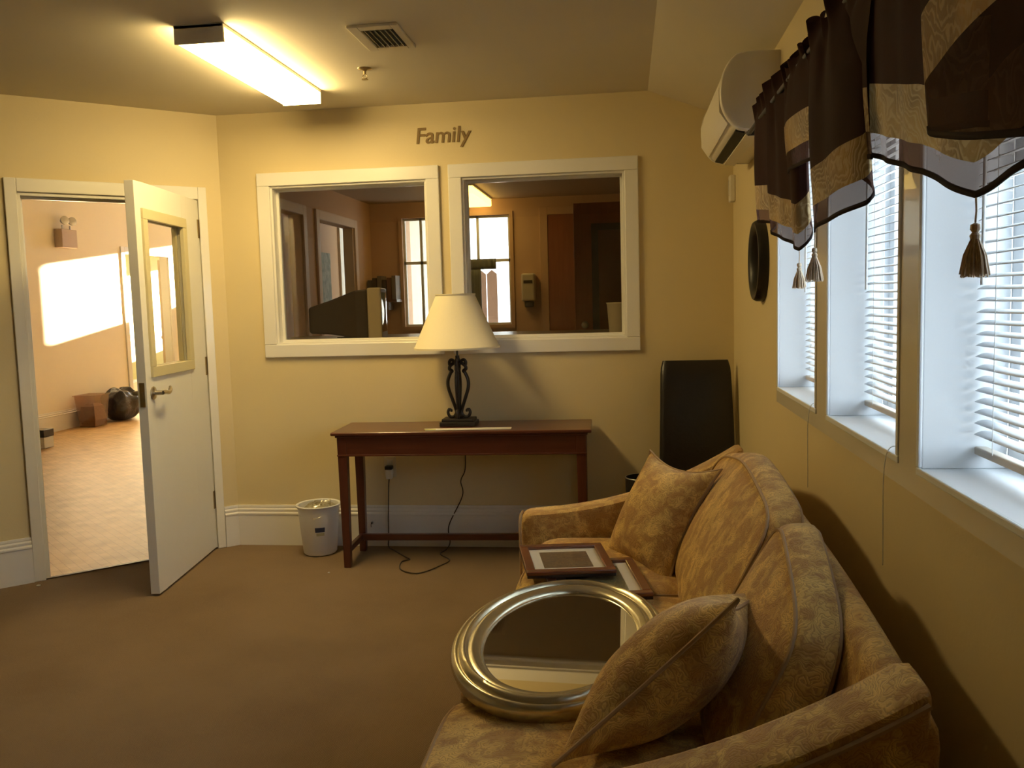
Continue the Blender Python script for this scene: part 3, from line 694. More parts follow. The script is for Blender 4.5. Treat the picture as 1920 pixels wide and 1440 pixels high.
# throw pillows
def pillow(name, size, thick, M, label):
    hw = size/2
    def outline(u, v):
        x, y = u*hw, v*hw
        k = .10*size
        x -= math.copysign(k*(1-v*v)*abs(u)**2, u); y -= math.copysign(k*(1-u*u)*abs(v)**2, v)
        return x, y
    e = thing(name, label, 'pillow', M.translation, M.to_euler(), group='paisley throw pillows on the sofa')
    mb = MB(); n = 24
    for s in (1, -1):
        def fn(a, b, s=s):
            u, v = 2*a-1, 2*b-1; x, y = outline(u, v)
            h = thick/2*((1-abs(u)**2.2)*(1-abs(v)**2.2))**.62 if abs(u) < 1 and abs(v) < 1 else 0
            h *= 1+.06*noise.noise(Vector((u*2, v*2, s*3+size)))
            return (x, y, s*h)
        mb.grid(fn, n, n)
    c = build('cover', mb, FAB, e, False, smooth=True, weld=True)
    P = []
    for k in range(96):
        t = k/24; q = int(t) % 4; f = (t-int(t))*2-1
        u, v = [(f, -1), (1, f), (-f, 1), (-1, -f)][q]; x, y = outline(u, v); P.append((x, y, 0))
    mb = MB(); mb.tube(P, .0045, 6, True); build('piping', mb, PIPE, e, False, smooth=True)
    return e
def frame(cx, xdir, ydir):
    x = Vector(xdir).normalized(); z = x.cross(Vector(ydir)).normalized(); y = z.cross(x)
    M = Matrix((x, y, z)).transposed().to_4x4(); M.translation = cx; return M
# far pillow leans on far arm / back cushion, near pillow leans on near arm / back cushion
pillow('throw_pillow', .45, .19, frame((-.485, -1.86, .64), (.5, -.86, 0), (.42, .25, .87)), 'paisley throw pillow leaning at the far arm of the sofa')
pillow('throw_pillow', .475, .20, frame((-.505, -3.17, .64), (.72, .0, .69), (.25, .93, -.26)), 'paisley throw pillow at the near arm beside the oval mirror')

# ------------------------------------------------------------------ oval mirror on the seat
mc = Vector((-.765, -2.76, .531))
e = thing('oval_mirror', 'oval mirror with silver-gold moulded frame lying on the sofa seat', 'mirror', tuple(mc), (math.radians(2.3), math.radians(1.2), math.radians(-7)))
ax, ay = .268, .388
mb = MB(); n = 96
prof = [(1.0, -.022), (1.02, .0), (1.018, .012), (1.0, .022), (.985, .024), (.97, .021), (.955, .030), (.935, .034), (.915, .031), (.90, .024), (.885, .026), (.86, .026), (.845, .022), (.83, .022), (.815, .017), (.80, .012), (.80, -.0), (.97, -.022)]
def ell(k, off):
    a = 2*PI*k/n; return (ax+off)*math.cos(a), (ay+off)*math.sin(a)
rings = []
for t, z in prof:
    off = (t-1)*.38; rings.append([(*ell(k, off), z) for k in range(n)])
mb.loft(rings+[rings[0]], True, False); build('frame', mb, SILVER, e, False, smooth=True)
mb = MB(); mb.loft([[(*ell(k, -.072), z) for k in range(n)] for z in (.004, .010)]); build('mirror_glass', mb, MIRRORM, e, False)
mb = MB(); mb.loft([[(*ell(k, -.02), z) for k in range(n)] for z in (-.024, -.004)]); build('backing', mb, WOODD, e, False)

# ------------------------------------------------------------------ framed pictures
ART = damask('framed_print_ink', (.16, .12, .05), (.07, .06, .03), (.42, .20, .10), 30, rough=.5, bump=0)
ART2 = damask('landscape_print_ink', (.22, .21, .10), (.13, .13, .07), (.30, .26, .14), 14, rough=.5, bump=0)
FRW = mat('reddish_frame_wood', (.17, .055, .022), .25, var=.3, vscale=9, coat=.4)
FRD = mat('dark_frame_edge', (.02, .014, .014), .4)
def picture(c, wx, wy, rot, tilt, art, label, fw=.030):
    e = thing('framed_picture', label, 'picture', c, (tilt[0], tilt[1], rot), group='framed pictures lying on the sofa')
    hx, hy = wx/2, wy/2
    mb = MB(); ring_frame(mb, lambda a, b, c_, d: mb.box(a, b, c_, d, .009, .022), -hx, hx, -hy, hy, fw); build('frame', mb, FRW, e, False, bevel=.003)
    mb = MB(); ring_frame(mb, lambda a, b, c_, d: mb.box(a, b, c_, d, .0, .009), -hx+.002, hx-.002, -hy+.002, hy-.002, fw); mb.box(-hx+fw-.002, hx-fw+.002, -hy+fw-.002, hy-fw+.002, .002, .006); build('frame_side', mb, FRD, e, False)
    mb = MB(); mb.box(-hx+fw-.001, hx-fw+.001, -hy+fw-.001, hy-fw+.001, .009, .0115); build('mat_board', mb, PAPERM, e, False)
    mb = MB(); k = .034; mb.box(-hx+fw+k, hx-fw-k, -hy+fw+k, hy-fw-k, .0115, .0122); build('print', mb, art, e, False)
    mb = MB(); mb.box(-hx+fw-.001, hx-fw+.001, -hy+fw-.001, hy-fw+.001, .0150, .0160); build('glass', mb, GLASSP, e, False)
picture((-.70, -2.20, .508), .31, .36, math.radians(10), (math.radians(1), 0), ART2, 'framed landscape print half under the other picture on the sofa')
picture((-.80, -2.09, .537), .29, .29, math.radians(12), (math.radians(2), math.radians(1)), ART, 'framed floral print in reddish wood lying on top at the sofa front')

# ------------------------------------------------------------------ wall-hung things on the right
e = thing('air_conditioner', 'ivory split air conditioner high on the right wall', 'air conditioner', (0, -1.02, 2.03))
ya, yb = -1.48, -.60
acp = [(0, 2.325), (-.13, 2.325), (-.175, 2.305), (-.205, 2.26), (-.218, 2.20), (-.215, 2.14), (-.195, 2.09), (-.165, 2.055), (-.12, 2.04), (0, 2.035)]
acp = sweep_spline([(x, 0, z) for x, z in acp], 4); acp = [(p.x, p.z) for p in acp]
mb = MB(); mb.loft([[(x, y, z) for x, z in acp] for y in (ya+.012, yb-.012)]); build('body', mb, ACPL, e, smooth=True)
for s, y in ((1, ya), (-1, yb)):
    mb = MB(); mb.loft([[(x*.985, y+s*.0, 2.18+(z-2.18)*.985) for x, z in acp], [(x*1.012, y+s*.006, 2.18+(z-2.18)*1.012) for x, z in acp], [(x*1.012, y+s*.03, 2.18+(z-2.18)*1.012) for x, z in acp]]); build('side_cover', mb, ACPL, e, smooth=True)
mb = MB(); mb.loft([[(-.2235, y, 2.205), (-.221, y, 2.115), (-.19, y, 2.068), (-.180, y, 2.078), (-.19, y, 2.12), (-.195, y, 2.20)] for y in (ya+.035, yb-.035)]); build('front_panel', mb, ACPL, e, smooth=True)
mb = MB(); mb.hexa([(-.160, ya+.05, 2.043), (-.125, ya+.05, 2.034), (-.125, yb-.05, 2.034), (-.160, yb-.05, 2.043)], [(-.158, ya+.05, 2.052), (-.123, ya+.05, 2.043), (-.123, yb-.05, 2.043), (-.158, yb-.05, 2.052)]); build('outlet_slot_shade', mb, SLOT_SHADE, e)  # dark bar paints the shade inside the air outlet
mb = MB(); mb.hexa([(-.120, ya+.05, 2.028), (-.07, ya+.05, 2.022), (-.07, yb-.05, 2.022), (-.120, yb-.05, 2.028)], [(-.120, ya+.05, 2.034), (-.07, ya+.05, 2.030), (-.07, yb-.05, 2.030), (-.120, yb-.05, 2.034)]); build('louvre_flap', mb, ACPL, e)

mb = MB(); e = thing('round_mirror', 'small round mirror with thick black frame on the right wall', 'mirror', (0, -1.05, 1.56))
n = 48; rr = .172
pr = [(rr-.045, -.004), (rr-.040, -.030), (rr-.020, -.042), (rr-.008, -.042), (rr, -.030), (rr+.002, -.0), (rr-.045, -.0)]
mb.loft([[(x, -1.05+r*math.cos(2*PI*k/n), 1.56+r*math.sin(2*PI*k/n)) for k in range(n)] for r, x in pr+[pr[0]]], True, False); build('frame', mb, BLACKPL, e, smooth=True)
mb = MB(); mb.cyl((-.008, -1.05, 1.56), rr-.038, .004, 48, 'x'); build('mirror_glass', mb, MIRRORM, e)
e = thing('wall_sensor', 'small beige sensor box high in the room corner', 'sensor', (0, -.05, 1.98))
mb = MB(); mb.box(-.03, 0, -.10, -.035, 1.915, 2.055); build('housing', mb, ACPL, e, bevel=.006)
mb = MB(); mb.box(-.033, -.03, -.092, -.044, 1.95, 2.03); build('lens_cover', mb, CASE, e, bevel=.001)

# ------------------------------------------------------------------ valances
def valance(ctrl, ztop0, ztop1, nruf, label, seed, bandw, below, tas=1.0, tip=None, lift=0, lift_u=.72):
    """ctrl: (u, y, x, bottom z) down the length of the cloth; the path doubles back where the cloth folds over itself"""
    y0, y1 = ctrl[0][1], ctrl[-1][1]
    e = thing('window_valance', label, 'valance', (-.12, (y0+y1)/2, ztop0), group='brown and gold valances along the right windows')
    NU = 260
    def raw(u, c):
        u = min(1, max(0, u))
        for a, b in zip(ctrl, ctrl[1:]):
            if u <= b[0]: return a[c]+(b[c]-a[c])*(u-a[0])/(b[0]-a[0])
        return ctrl[-1][c]
    def sm(u, c): return sum(raw(u+d*.009, c) for d in (-3, -2, -1, 0, 1, 2, 3))/7
    ut, tipz = min(((p[0], p[3]) for p in ctrl if p[0] < .95), key=lambda q: q[1]) if tip is None else (ctrl[tip][0], ctrl[tip][3])
    bl = lambda u: below+lift*max(0, u-lift_u)/(1-lift_u)
    def zb(u): return raw(u, 3)*.75+sm(u, 3)*.25
    def zt(u): return ztop0+(ztop1-ztop0)*u+.010*math.sin(2*PI*nruf*u+1)+.008*math.sin(2*PI*nruf*.37*u+seed)
    def pt(u, z):
        top = zt(u); v = min(1, max(0, (top-z)/(top-zb(u)))); k = .35+.65*min(1, v/.45)**1.3
        y = (y0+(y1-y0)*u)*(1-k)+sm(u, 1)*k; x = -.125*(1-k)+sm(u, 2)*k
        rf = max(0, 1-v/.16); x += .016*rf*math.sin(2*PI*nruf*u+seed)+.006*(1-v)*math.sin(2*PI*nruf*.5*u)+.0035*math.sin(2*PI*nruf*.6*u+2)
        y += .006*rf*math.sin(2*PI*nruf*u+seed+1.5)
        x -= .012*math.sin(PI*v)
        return (x, y, z)
    def strip(name, fa, fb, nv, mt, label=None, solid=0):
        mb = MB()
        mb.grid(lambda a, b: pt(a, fa(a)+(fb(a)-fa(a))*b), NU, nv); return build(name, mb, mt, e, smooth=True, solid=solid, label=label)
    strip('heading', zt, lambda u: zb(u)+bl(u)+bandw, 16, BROWNF)
    strip('gold_band', lambda u: zb(u)+bl(u)+bandw, lambda u: zb(u)+bl(u), 5, GOLDB, label='gold damask band')
    strip('sheer_border', lambda u: zb(u)+bl(u), lambda u: zb(u)+.008, 4, SHEERF, label='sheer brown border')
    strip('hem', lambda u: zb(u)+.009, zb, 1, HEMF, solid=.003, label='dark hem')
    p = Vector(pt(ut, tipz)); s_ = tas
    mb = MB(); L0 = .030; top = p+Vector((0, 0, -L0))
    mb.tube([p+Vector((0, 0, .004)), p+Vector((.001, 0, -L0*.5)), top], .0014, 6)
    mb.lathe([(0, .0), (.006, -.003), (.0065, -.009), (.004, -.013), (.007, -.017), (.006, -.022)], 12, tuple(top))
    random.seed(seed*13)
    for k in range(90):
        a = random.random()*2*PI; r = math.sqrt(random.random())*.021*s_; l = (.056+.006*random.random())*s_
        b0 = top+Vector((math.cos(a)*.003, math.sin(a)*.003, -.018)); b2 = top+Vector((math.cos(a)*r, math.sin(a)*r, -.018-l)); b1 = b0.lerp(b2, .5)+Vector((math.cos(a)*.003, math.sin(a)*.003, 0))
        mb.tube([b0, b1, b2], .0011, 4)
    build('tassel', mb, TASSEL, e)
    return e
valance([(0, -1.66, -.105, 1.675), (.2, -1.84, -.135, 1.66), (.34, -2.02, -.10, 1.64), (.5, -2.12, -.135, 1.60), (.66, -2.32, -.11, 1.56), (.8, -2.50, -.125, 1.528), (.9, -2.52, -.085, 1.56), (1, -2.40, -.08, 1.62)],
    2.085, 2.07, 12, 'farthest brown and gold pointed valance beside the air conditioner', 1, .080, .045, .85)
valance([(0, -2.33, -.125, 1.755), (.12, -2.55, -.14, 1.745), (.22, -2.745, -.125, 1.735), (.30, -2.74, -.11, 1.66), (.36, -2.84, -.158, 1.550), (.5, -3.02, -.17, 1.560), (.63, -3.24, -.14, 1.575), (.70, -3.225, -.11, 1.60),
    (.79, -2.96, -.10, 1.67), (.85, -2.93, -.13, 1.70), (1, -3.27, -.135, 1.655)], 2.05, 2.03, 13, 'middle brown and gold pointed valance with hanging tassel', 2, .080, .050)
valance([(0, -3.12, -.10, 1.675), (.05, -3.2, -.12, 1.668), (.3, -3.52, -.13, 1.592), (.42, -3.735, -.13, 1.53), (.52, -3.9, -.12, 1.556), (.6, -3.95, -.10, 1.58), (.68, -3.75, -.135, 1.62), (.74, -3.63, -.17, 1.632), (.82, -3.85, -.18, 1.588), (1, -4.45, -.16, 1.50)],
    2.05, 2.05, 15, 'nearest brown and gold pointed valance with large tassel', 3, .090, .046, .88, tip=3, lift=.22)
e = thing('curtain_rod', 'black curtain rod holding the valances above the right windows', 'curtain rod', (-.10, -3.0, 2.03))
mb = MB(); mb.cyl((-.125, -4.6, 2.01), .008, 3.05, 12, 'y'); build('rod', mb, BLACKPL, e, smooth=True)
for y in (-1.57, -4.55):
    mb = MB(); mb.box(-.008, 0, y-.012, y+.012, 1.96, 2.13); mb.box(-.13, 0, y-.006, y+.006, 2.0, 2.02); build('bracket', mb, BLACKPL, e)

# ------------------------------------------------------------------ hall beyond the door
HX = -7.5; GD0, GD1, GDT = 6.62, 7.80, 2.24; EY = 12.0; HE = -4.2
mb = MB(); pts = [O, O+DD*SL+Vector((0,0,0)), Vector((LX, LY-.9, 0)), Vector((HX, LY-.9, 0)), Vector((HX, EY, 0)), Vector((-W, EY, 0))]
mb.loft([[(p.x, p.y, z) for p in pts] for z in (-.1, -.0005)]); struct('floor_hall', mb, VINYL, label='warm wood-tone vinyl floor of the hall', cat='floor')
mb = MB(); wall_boxes(mb, LY-.9, EY+.12, 0, HZ, [(GD0, GD1, -.01, GDT)], lambda a, b, c, d: mb.box(HX-.12, HX, a, b, c, d)); struct('wall_hall', mb, HALLW, label='pale pinkish hall wall lit by low sun', cat='wall', weld=True)
# end wall with a big window for the evening sun
mb = MB(); SW = (-7.28, -4.82, 2.06, 2.98)
wall_boxes(mb, HX-3, HE+.1, 0, HZ, [SW, (-9.0, -7.8, .9, 2.4)], lambda a, b, c, d: mb.box(a, b, EY, EY+.12, c, d)); struct('wall_hall_end', mb, HALLW, label='end wall of the hall with a high window', cat='wall', weld=True)  # second, unseen opening added to let sky light into the green room
mb = MB(); mb.box(HX, LX+.0, LY-1.02, LY-.9, 0, HZ); struct('wall_hall_near', mb, HALLW, label='near end wall of the hall', cat='wall')
mb = MB(); mb.box(LX-.12, LX-.0, LY-.9, LY-.0, 0, HZ); mb.box(LX-.2, -W, -.02, 0, 9, 9.001) if False else None
struct('wall_hall_side', mb, HALLW, label='hall side of the left wall', cat='wall')
mb = MB(); mb.box(HE, HE+.1, 2.4, EY, 0, HZ); struct('wall_hall_right', mb, HALLW, label='right wall of the hall', cat='wall')
mb = MB(); mb.box(HX-3.1, .32, LY-1.02, EY+.12, HZ, HZ+.1); struct('ceiling_hall', mb, CEIL, label='white hall ceiling', cat='ceiling')
mb = MB(); mb.box(-8, .3, .12, .2, H+.08, HZ); mb.box(LX-.2, .3, LY-.9, .2, H+.1, H+.16); struct('wall_soffit', mb, HALLW, label='wall above the room ceiling', cat='wall')
baseboard('baseboard_hall', (HX, LY-.9, 0), (HX, GD0-.09, 0), (1, 0, 0), 'white baseboard along the hall wall')
baseboard('baseboard_hall_end', (HX, GD1+.09, 0), (HX, EY, 0), (1, 0, 0), 'white baseboard beyond the far doorway')
mb = MB()
for a, b, c, d in ((GD0-.09, GD0, 0, GDT+.09), (GD1, GD1+.09, 0, GDT+.09), (GD0, GD1, GDT, GDT+.09)): mb.box(HX-.002, HX+.02, a, b, c, d)
mb.box(HX-.12, HX, GD0, GD0+.015, 0, GDT); mb.box(HX-.12, HX, GD1-.015, GD1, 0, GDT)
struct('trim_2', mb, TRIM, label='white casing of the far hall doorway', cat='trim', bevel=.003)
# green room
mb = MB(); mb.box(HX-1.8, HX-1.7, 4, EY, 0, HZ); struct('wall_green', mb, GREENW, label='olive green wall of the far room', cat='wall')
mb = MB(); mb.box(HX-3, HX-.0, 3.9, EY+.12, -.1, -.001); struct('floor_green', mb, VINYL, label='floor of the far green room', cat='floor')
mb = MB(); mb.box(HX-3.1, HX, 3.8, 3.9, 0, HZ); struct('wall_green_end', mb, GREENW, label='near end wall of the green room', cat='wall')
mb = MB(); mb.box(HX-1.7, HX-1.675, 4, EY, .84, .98); struct('trim_3', mb, mat('brown_chair_rail', (.20, .07, .035), .4), label='brown chair rail on the green wall', cat='trim')
baseboard('baseboard_green', (HX-1.7, 4, 0), (HX-1.7, EY, 0), (1, 0, 0), 'cream baseboard of the green wall')

# emergency light
ey0, ey1, ez0, ez1 = 5.12, 5.42, 2.235, 2.46
e = thing('emergency_light', 'tan emergency light box with two lamp heads on the hall wall', 'light', (HX, 5.36, 2.2))
EB = mat('tan_metal_box', (.52, .40, .30), .5)
mb = MB(); mb.box(HX, HX+.11, ey0, ey1, ez0, ez1); build('battery_box', mb, EB, e, bevel=.006)
for y in (ey0+.09, ey1-.06):
    mb = MB(); mb.tube([(HX+.06, y, ez1), (HX+.06, y, ez1+.05)], .010, 8); mb.lathe([(0, -.03), (.03, -.025), (.048, .01), (.054, .035), (.045, .04), (0, .042)], 20)
    n_ = len(mb.v)-120; M = Matrix.Translation((HX+.08, y, ez1+.10)) @ Matrix.Rotation(PI/2.2, 4, 'Y') @ Matrix.Rotation(.4, 4, 'X')
    for i in range(n_, len(mb.v)): mb.v[i] = M @ mb.v[i]
    build('lamp_head', mb, STEEL, e, smooth=True)
# bin, bag, small boxes on hall floor
e = thing('clear_bin', 'clear plastic bin standing against the hall wall', 'bin', (-7.29, 5.33, 0))
mb = MB(); a = .15; b = .18
o4 = lambda h, z: [(-h*.8, -h*.95, z*.86), (h*.8, -h*.95, z*.86), (h*.8, h*.95, z*.86), (-h*.8, h*.95, z*.86)]
mb.loft([o4(.13, .004), o4(.17, .45), o4(.185, .455), o4(.185, .47), o4(.166, .465), o4(.127, .008)]); build('tub', mb, BINM, e, False)
mb = MB(); mb.loft([o4(.10, .01), o4(.13, .10), o4(.11, .30), o4(.05, .34)]); build('bin_contents', mb, mat('brown_bin_contents', (.22, .13, .09), .8, bump=.8, bscale=18), e, False)
mb = rbox(-.18, .18, -.27, .27, .0, .42, (.0, .0, .0), 2.6, 16, lambda P: Vector((P.x*(1+.25*noise.noise(P*9)), P.y*(1+.2*noise.noise(P*8+Vector((3, 0, 0)))), P.z*(1.02-.75*max(0, P.y)+.2*noise.noise(P*9)) )))
o = build('trash_bag', mb, BAGM, smooth=True); o.location = (-7.24, 5.90, -.0); tag(o, 'black trash bag slumped beside the clear bin in the hall', 'bag')
e = thing('shoe_box', 'small black and white box on the hall floor at the door edge', 'box', (-6.80, 3.66, 0))
mb = MB(); mb.box(-.07, .07, -.08, .08, .002, .12); build('carton', mb, WHITEPL, e, False, bevel=.006)
mb = MB(); mb.box(-.075, .075, -.085, .085, .12, .20); build('lid', mb, BLACKPL, e, False, bevel=.006)
# door leaf ajar in green room
e = thing('door_2', 'tan door standing open inside the far green room', 'door', (HX-.13, GD1-.02, 0), (0, 0, math.radians(118)), kind='structure')
mb = MB(); mb.box(0, 1.1, -.02, .02, .01, 2.2); build('leaf', mb, mat('tan_door_paint', (.62, .50, .34), .5), e, False)
mb = MB(); mb.cyl((1.02, -.05, 1.0), .025, .10, 12, 'y'); build('knob', mb, NICKEL, e, False)

# ------------------------------------------------------------------ office behind the interior windows
OL, OR, OY, OZ = -3.2, .2, 4.0, 2.46
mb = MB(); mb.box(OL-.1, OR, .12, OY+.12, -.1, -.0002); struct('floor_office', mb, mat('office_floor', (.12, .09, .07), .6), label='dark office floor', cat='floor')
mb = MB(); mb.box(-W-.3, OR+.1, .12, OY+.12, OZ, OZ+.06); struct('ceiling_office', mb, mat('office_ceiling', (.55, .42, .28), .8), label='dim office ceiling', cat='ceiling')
OD = [(1.50, 2.03), (2.42, 3.42)]
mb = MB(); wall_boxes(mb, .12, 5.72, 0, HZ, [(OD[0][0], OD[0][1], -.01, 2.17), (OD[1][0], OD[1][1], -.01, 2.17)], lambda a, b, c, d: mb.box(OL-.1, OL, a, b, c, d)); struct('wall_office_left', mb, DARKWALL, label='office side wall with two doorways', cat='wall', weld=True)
OWN = [(-2.86, -2.46), (-2.39, -1.745)]
ODR = (-1.20, -.45)
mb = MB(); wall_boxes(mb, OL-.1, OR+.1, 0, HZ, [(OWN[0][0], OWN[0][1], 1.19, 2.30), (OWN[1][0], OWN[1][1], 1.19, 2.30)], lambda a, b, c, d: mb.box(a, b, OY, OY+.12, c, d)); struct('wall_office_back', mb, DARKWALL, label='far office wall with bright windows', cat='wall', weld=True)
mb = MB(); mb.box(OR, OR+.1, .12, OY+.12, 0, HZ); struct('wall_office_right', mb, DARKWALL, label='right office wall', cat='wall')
OTR = mat('office_trim_paint', (.80, .64, .53), .5)
for i, (a, b) in enumerate(OD):
    mb = MB()
    for c0, c1, d0, d1 in ((a-.08, a, 0, 2.25), (b, b+.08, 0, 2.25), (a, b, 2.17, 2.25)): mb.box(OL, OL+.02, c0, c1, d0, d1)
    mb.box(OL-.1, OL, a, a+.02, 0, 2.17); mb.box(OL-.1, OL, b-.02, b, 0, 2.17)
    struct('trim_%d' % (4+i), mb, OTR, label=['pale casing of the nearer office doorway', 'pale casing of the farther office doorway'][i], cat='trim', bevel=.004)
for i, (a, b) in enumerate(OWN):
    e = thing('window_%d' % (6+i), ['left bright window at the far side of the office', 'right bright window at the far side of the office'][i], 'window', ((a+b)/2, OY, 1.19), kind='structure')
    mb = MB(); ring_frame(mb, lambda p, q, c, d: mb.box(p, q, OY-.02, OY, c, d), a-.035, b+.035, 1.155, 2.335, .035); build('casing', mb, DARKWALL, e)
    mb = MB(); ring_frame(mb, lambda p, q, c, d: mb.box(p, q, OY+.03, OY+.07, c, d), a, b, 1.19, 2.30, .022)
    mx_ = (a+b)/2-.012; mb.box(mx_-.013, mx_+.013, OY+.03, OY+.065, 1.19, 2.30); mb.box(a, b, OY+.03, OY+.075, 1.83, 1.86); build('sash', mb, WHITEPL, e)
    mb = MB(); mb.box(a+.02, b-.02, OY+.048, OY+.052, 1.21, 2.28); build('pane', mb, GLASS, e)
# doorway trim and reddish door on far wall
e = thing('door_3', 'reddish brown door in pale casing on the far office wall', 'door', (-.80, OY, 0), kind='structure')
mb = MB()
for c0, c1, d0, d1 in ((-1.44, -1.36, 0, 2.36), (-.45, -.37, 0, 2.36), (-1.36, -.45, 2.28, 2.36)): mb.box(c0, c1, OY-.02, OY, d0, d1)
build('casing', mb, DARKWALL, e, bevel=.003)
mb = MB(); mb.box(-1.36, -.45, OY-.012, OY, 0, 2.28); build('leaf', mb, BROWNDOOR, e)
# near brown door, open, with dark framed panel
e = thing('door_4', 'large reddish brown wooden door standing open in the office', 'door', (-1.0, 2.35, 0), kind='structure')
dx0 = -1.005
mb = MB(); mb.box(dx0, -.10, 2.35, 2.395, .01, 2.205); lf = build('leaf', mb, BROWNDOOR, e, bevel=.004)
mb = MB(); ring_frame(mb, lambda p, q, c, d: mb.box(p, q, 2.335, 2.35, c, d), -.86, -.22, .35, 2.035, .055); build('panel_frame', mb, mat('blue_black_frame', (.035, .04, .055), .4), lf, label='blue-black rectangular frame')
mb = MB(); mb.box(-.81, -.27, 2.343, 2.35, .40, 1.985); build('panel', mb, mat('dark_red_panel', (.13, .032, .018), .35), lf, label='dark red inset panel')
mb = MB(); mb.lathe([(0, .05), (.018, .048), (.028, .035), (.026, .02), (.012, .012), (.012, .004), (.03, .003), (.03, 0), (0, 0)], 20); mb.xf(Matrix.Translation((-.925, 2.35, 1.21)) @ Matrix.Rotation(PI/2, 4, 'X')); build('knob', mb, NICKEL, lf, smooth=True)
# dispenser
e = thing('soap_dispenser', 'white wall-mounted soap dispenser in the office', 'dispenser', (-1.56, OY, 1.3))
mb = MB(); mb.box(-1.63, -1.49, OY-.11, OY, 1.42, 1.70); build('body', mb, mat('ivory_plastic', (.62, .55, .44), .4), e, bevel=.02, bseg=3)
mb = MB(); mb.box(-1.60, -1.51, OY-.09, OY-.01, 1.36, 1.42); build('nozzle', mb, DARKPL, e, bevel=.01)
mb = MB(); mb.box(-1.605, -1.515, OY-.113, OY-.108, 1.60, 1.63); build('viewing_slot', mb, DARKPL, e)
# counter
mb = MB(); mb.box(OL+.002, OR-.002, .125, 1.95, 1.147, 1.185); mb.box(OL+.002, OR-.002, 1.80, 1.84, 0, 1.147)
tag(build('counter', mb, COUNTER, bevel=.004), 'grey laminate counter behind the interior windows', 'counter')
# crt monitor
cm = thing('crt_monitor', 'old bulky computer monitor with beige front on the office counter', 'monitor', (-2.385, .52, 1.186), (0, 0, math.radians(9)))
mb = MB(); mb.box(.155, .245, -.02, .30, .008, .345); build('bezel', mb, BEIGEPL, cm, False, bevel=.012, bseg=3)
mb = MB()
def rr(x, h0, h1, ww): return [(x, .14-ww, h0), (x, .14+ww, h0), (x, .14+ww, h1), (x, .14-ww, h1)]
mb.loft([rr(.155, .02, .335, .155), rr(.08, .025, .33, .15), rr(-.09, .05, .27, .115), rr(-.22, .06, .23, .095), rr(-.235, .07, .22, .085)]); build('rear_shell', mb, DARKPL, cm, False, bevel=.01)
mb = MB()
def scr(u, v): return (.2455+.006*math.sin(PI*u)*math.sin(PI*v), .005+.27*u, .06+.255*v)
mb.grid(scr, 10, 10); build('screen', mb, mat('dark_glossy_screen', (.02, .02, .02), .05, spec=1, coat=1), cm, False, smooth=True)
mb = MB(); mb.cyl((.03, .14, .0), .10, .03, 24); build('swivel_base', mb, DARKPL, cm, False)
mb = MB(); mb.lathe([(0, .004), (.062, .004), (.068, .01), (.082, .20), (.086, .203), (.086, .209), (.079, .209), (.064, .012), (0, .01)], 32, (-.62, .42, 1.186)); tag(build('white_canister', mb, mat('cream_plastic_tub', (.66, .64, .52), .5), smooth=True), 'cream plastic tub on the counter at the right interior window', 'tub')
# shelf with binders
e = thing('wall_shelf', 'dark wall shelf on the far office wall', 'shelf', (-3.0, OY, 1.44))
mb = MB(); mb.box(-3.19, -2.88, OY-.25, OY, 1.45, 1.475); build('board', mb, WOODD, e)
mb = MB(); mb.box(-3.0, -2.98, OY-.18, OY, 1.37, 1.45); build('bracket', mb, STEEL, e)
cols = [(.03, .02, .018), (.04, .028, .025), (.20, .16, .14), (.05, .03, .03), (.16, .07, .05), (.22, .19, .17)]
labs = ['dark binder at the left end of the office shelf', 'second dark binder on the office shelf', 'pale grey binder on the office shelf left of the red-brown one', 'dark brown binder in the middle of the office shelf', 'red-brown binder on the office shelf', 'light grey binder at the right end of the office shelf']
for k in range(6):
    x = -3.185+k*.05; h = .20+.02*((k*7) % 3)
    t = thing('ring_binder', labs[k], 'binder', (x+.02, OY-.12, 1.4755), group='binders on the office shelf')
    mt = mat('binder_cover_%d' % k, cols[k], .5)
    mb = MB(); mb.box(0, .004, -.10, .10, 0, h); mb.box(.038, .042, -.10, .10, 0, h); mb.box(.004, .038, -.10, -.096, 0, h); mb.xf(Matrix.Translation((-.02, 0, 0))); build('cover', mb, mt, t, False)
    mb = MB(); mb.box(-.014, .016, -.09, .09, .006, h-.012); build('pages', mb, PAPERM, t, False)
# office ceiling light
e = thing('office_ceiling_light', 'glowing yellow fluorescent light on the office ceiling', 'light', (-2.03, 3.3, OZ))
mb = MB(); mb.box(-2.17, -1.90, 2.75, 3.92, OZ-.02, OZ); build('housing', mb, ACPL, e)
mb = MB(); mb.box(-2.16, -1.91, 2.76, 3.91, OZ-.085, OZ-.02); build('diffuser', mb, mat('office_diffuser', (.8, .7, .4), .5, emit=(1, .72, .20), estr=2.2), e, bevel=.01)
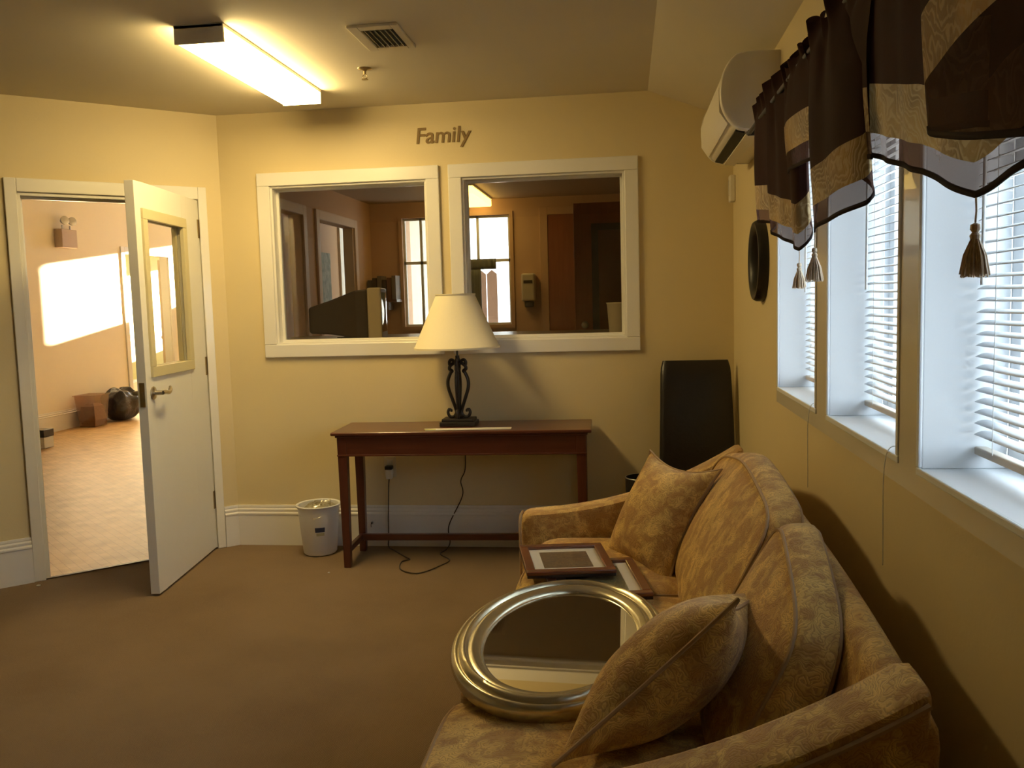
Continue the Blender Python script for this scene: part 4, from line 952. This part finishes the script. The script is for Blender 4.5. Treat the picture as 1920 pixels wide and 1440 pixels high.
# curtain and outside fence seen through the right office window
mb = MB(); mb.grid(lambda u, v: (-2.385+.34*u, OY-.045+.012*math.sin(2*PI*6*u), 1.205+.55*v), 60, 8); mb.grid(lambda u, v: (-2.385+.50*u, OY-.045+.012*math.sin(2*PI*8.8*u), 1.755+.105*v), 80, 3)
tag(build('cafe_curtain', mb, mat('grey_curtain_cloth', (.16, .17, .16), .8), smooth=True, solid=.002), 'grey half curtain covering the lower left of the right office window', 'curtain')
for k in range(4):
    mb = MB(); x = -3.115+k*.165; mb.add([(x, 8, -.3), (x+.15, 8, -.3), (x+.15, 8, 1.84), (x+.075, 8, 1.90), (x, 8, 1.84), (x, 8.02, -.3), (x+.15, 8.02, -.3), (x+.15, 8.02, 1.84), (x+.075, 8.02, 1.90), (x, 8.02, 1.84)],
        [(0,1,2,3,4), (9,8,7,6,5), (0,5,6,1), (1,6,7,2), (2,7,8,3), (3,8,9,4), (4,9,5,0)])
    if k == 0: fe = thing('board_fence', 'brown board fence outside the office window', 'fence', (-3, 8, -.3))
    build('board', mb, mat('brown_fence_board', (.36, .22, .15), .8, var=.3, vscale=6), fe)
mb = MB(); mb.box(-3.11, -2.48, 8.02, 8.06, .9, 1.0); build('rail', mb, MATS['brown_fence_board'], fe)
mb = MB(); wall_boxes(mb, HE, OL-.1, 0, HZ, [(-4.05, -3.35, .6, 2.95)], lambda a, b, c, d: mb.box(a, b, 5.6, 5.72, c, d)); struct('wall_passage_end', mb, HALLW, label='end wall of the passage beside the office', cat='wall', weld=True)  # unseen opening added here to brighten the passage with daylight
# partition with a plant picture behind the second office doorway
mb = MB(); mb.box(HE+.1, HE+.12, 3.2, 5.6, 0, HZ); struct('wall_orange', mb, mat('orange_wall_paint', (.60, .36, .17), .7), label='orange wall behind the office doorway', cat='wall')
mb = MB(); mb.box(HE+.12, HE+.135, 4.7, 5.25, 1.15, 2.05)
tag(build('plant_poster', mb, damask('green_leaf_print', (.12, .13, .07), (.30, .30, .20), (.05, .07, .04), 12, bump=0)), 'dark green leafy poster on the orange wall', 'poster')
e = thing('door_5', 'pale olive door standing open behind the office doorway', 'door', (OL-.12, 2.44, 0), (0, 0, math.radians(108)), kind='structure')
mb = MB(); mb.box(0, .80, -.02, .02, .01, 2.13); build('leaf', mb, mat('pale_olive_door_paint', (.48, .44, .30), .5), e, False)
mb = MB(); mb.cyl((.73, -.05, 1.0), .025, .10, 12, 'y'); build('knob', mb, NICKEL, e, False)

# outside
mb = MB(); mb.box(-25, 25, -25, 40, -.5, -.35); struct('ground_outside', mb, CONC, label='pale ground outside the windows', cat='ground')
mb = MB(); mb.box(-2.2, 14, 15, 19, -.35, 7.5); struct('sun_blocker', mb, STUCCO, label='added unseen block outside that keeps low sun off the office and right windows', cat='wall')  # unseen mass added north of the office to hold back the low sun
# carpet scraps
for x, y, s_, lb in ((-2.18, -.55, .006, 'tiny white scrap on the carpet in front of the wastebasket'), (-3.66, -.83, .011, 'white scrap on the carpet near the door threshold')):
    mb = rbox(x-s_, x+s_, y-s_*.7, y+s_*.7, .001, .007, (0, 0, 0), 3, 3); tag(build('paper_scrap', mb, PAPERM), lb, 'scrap')
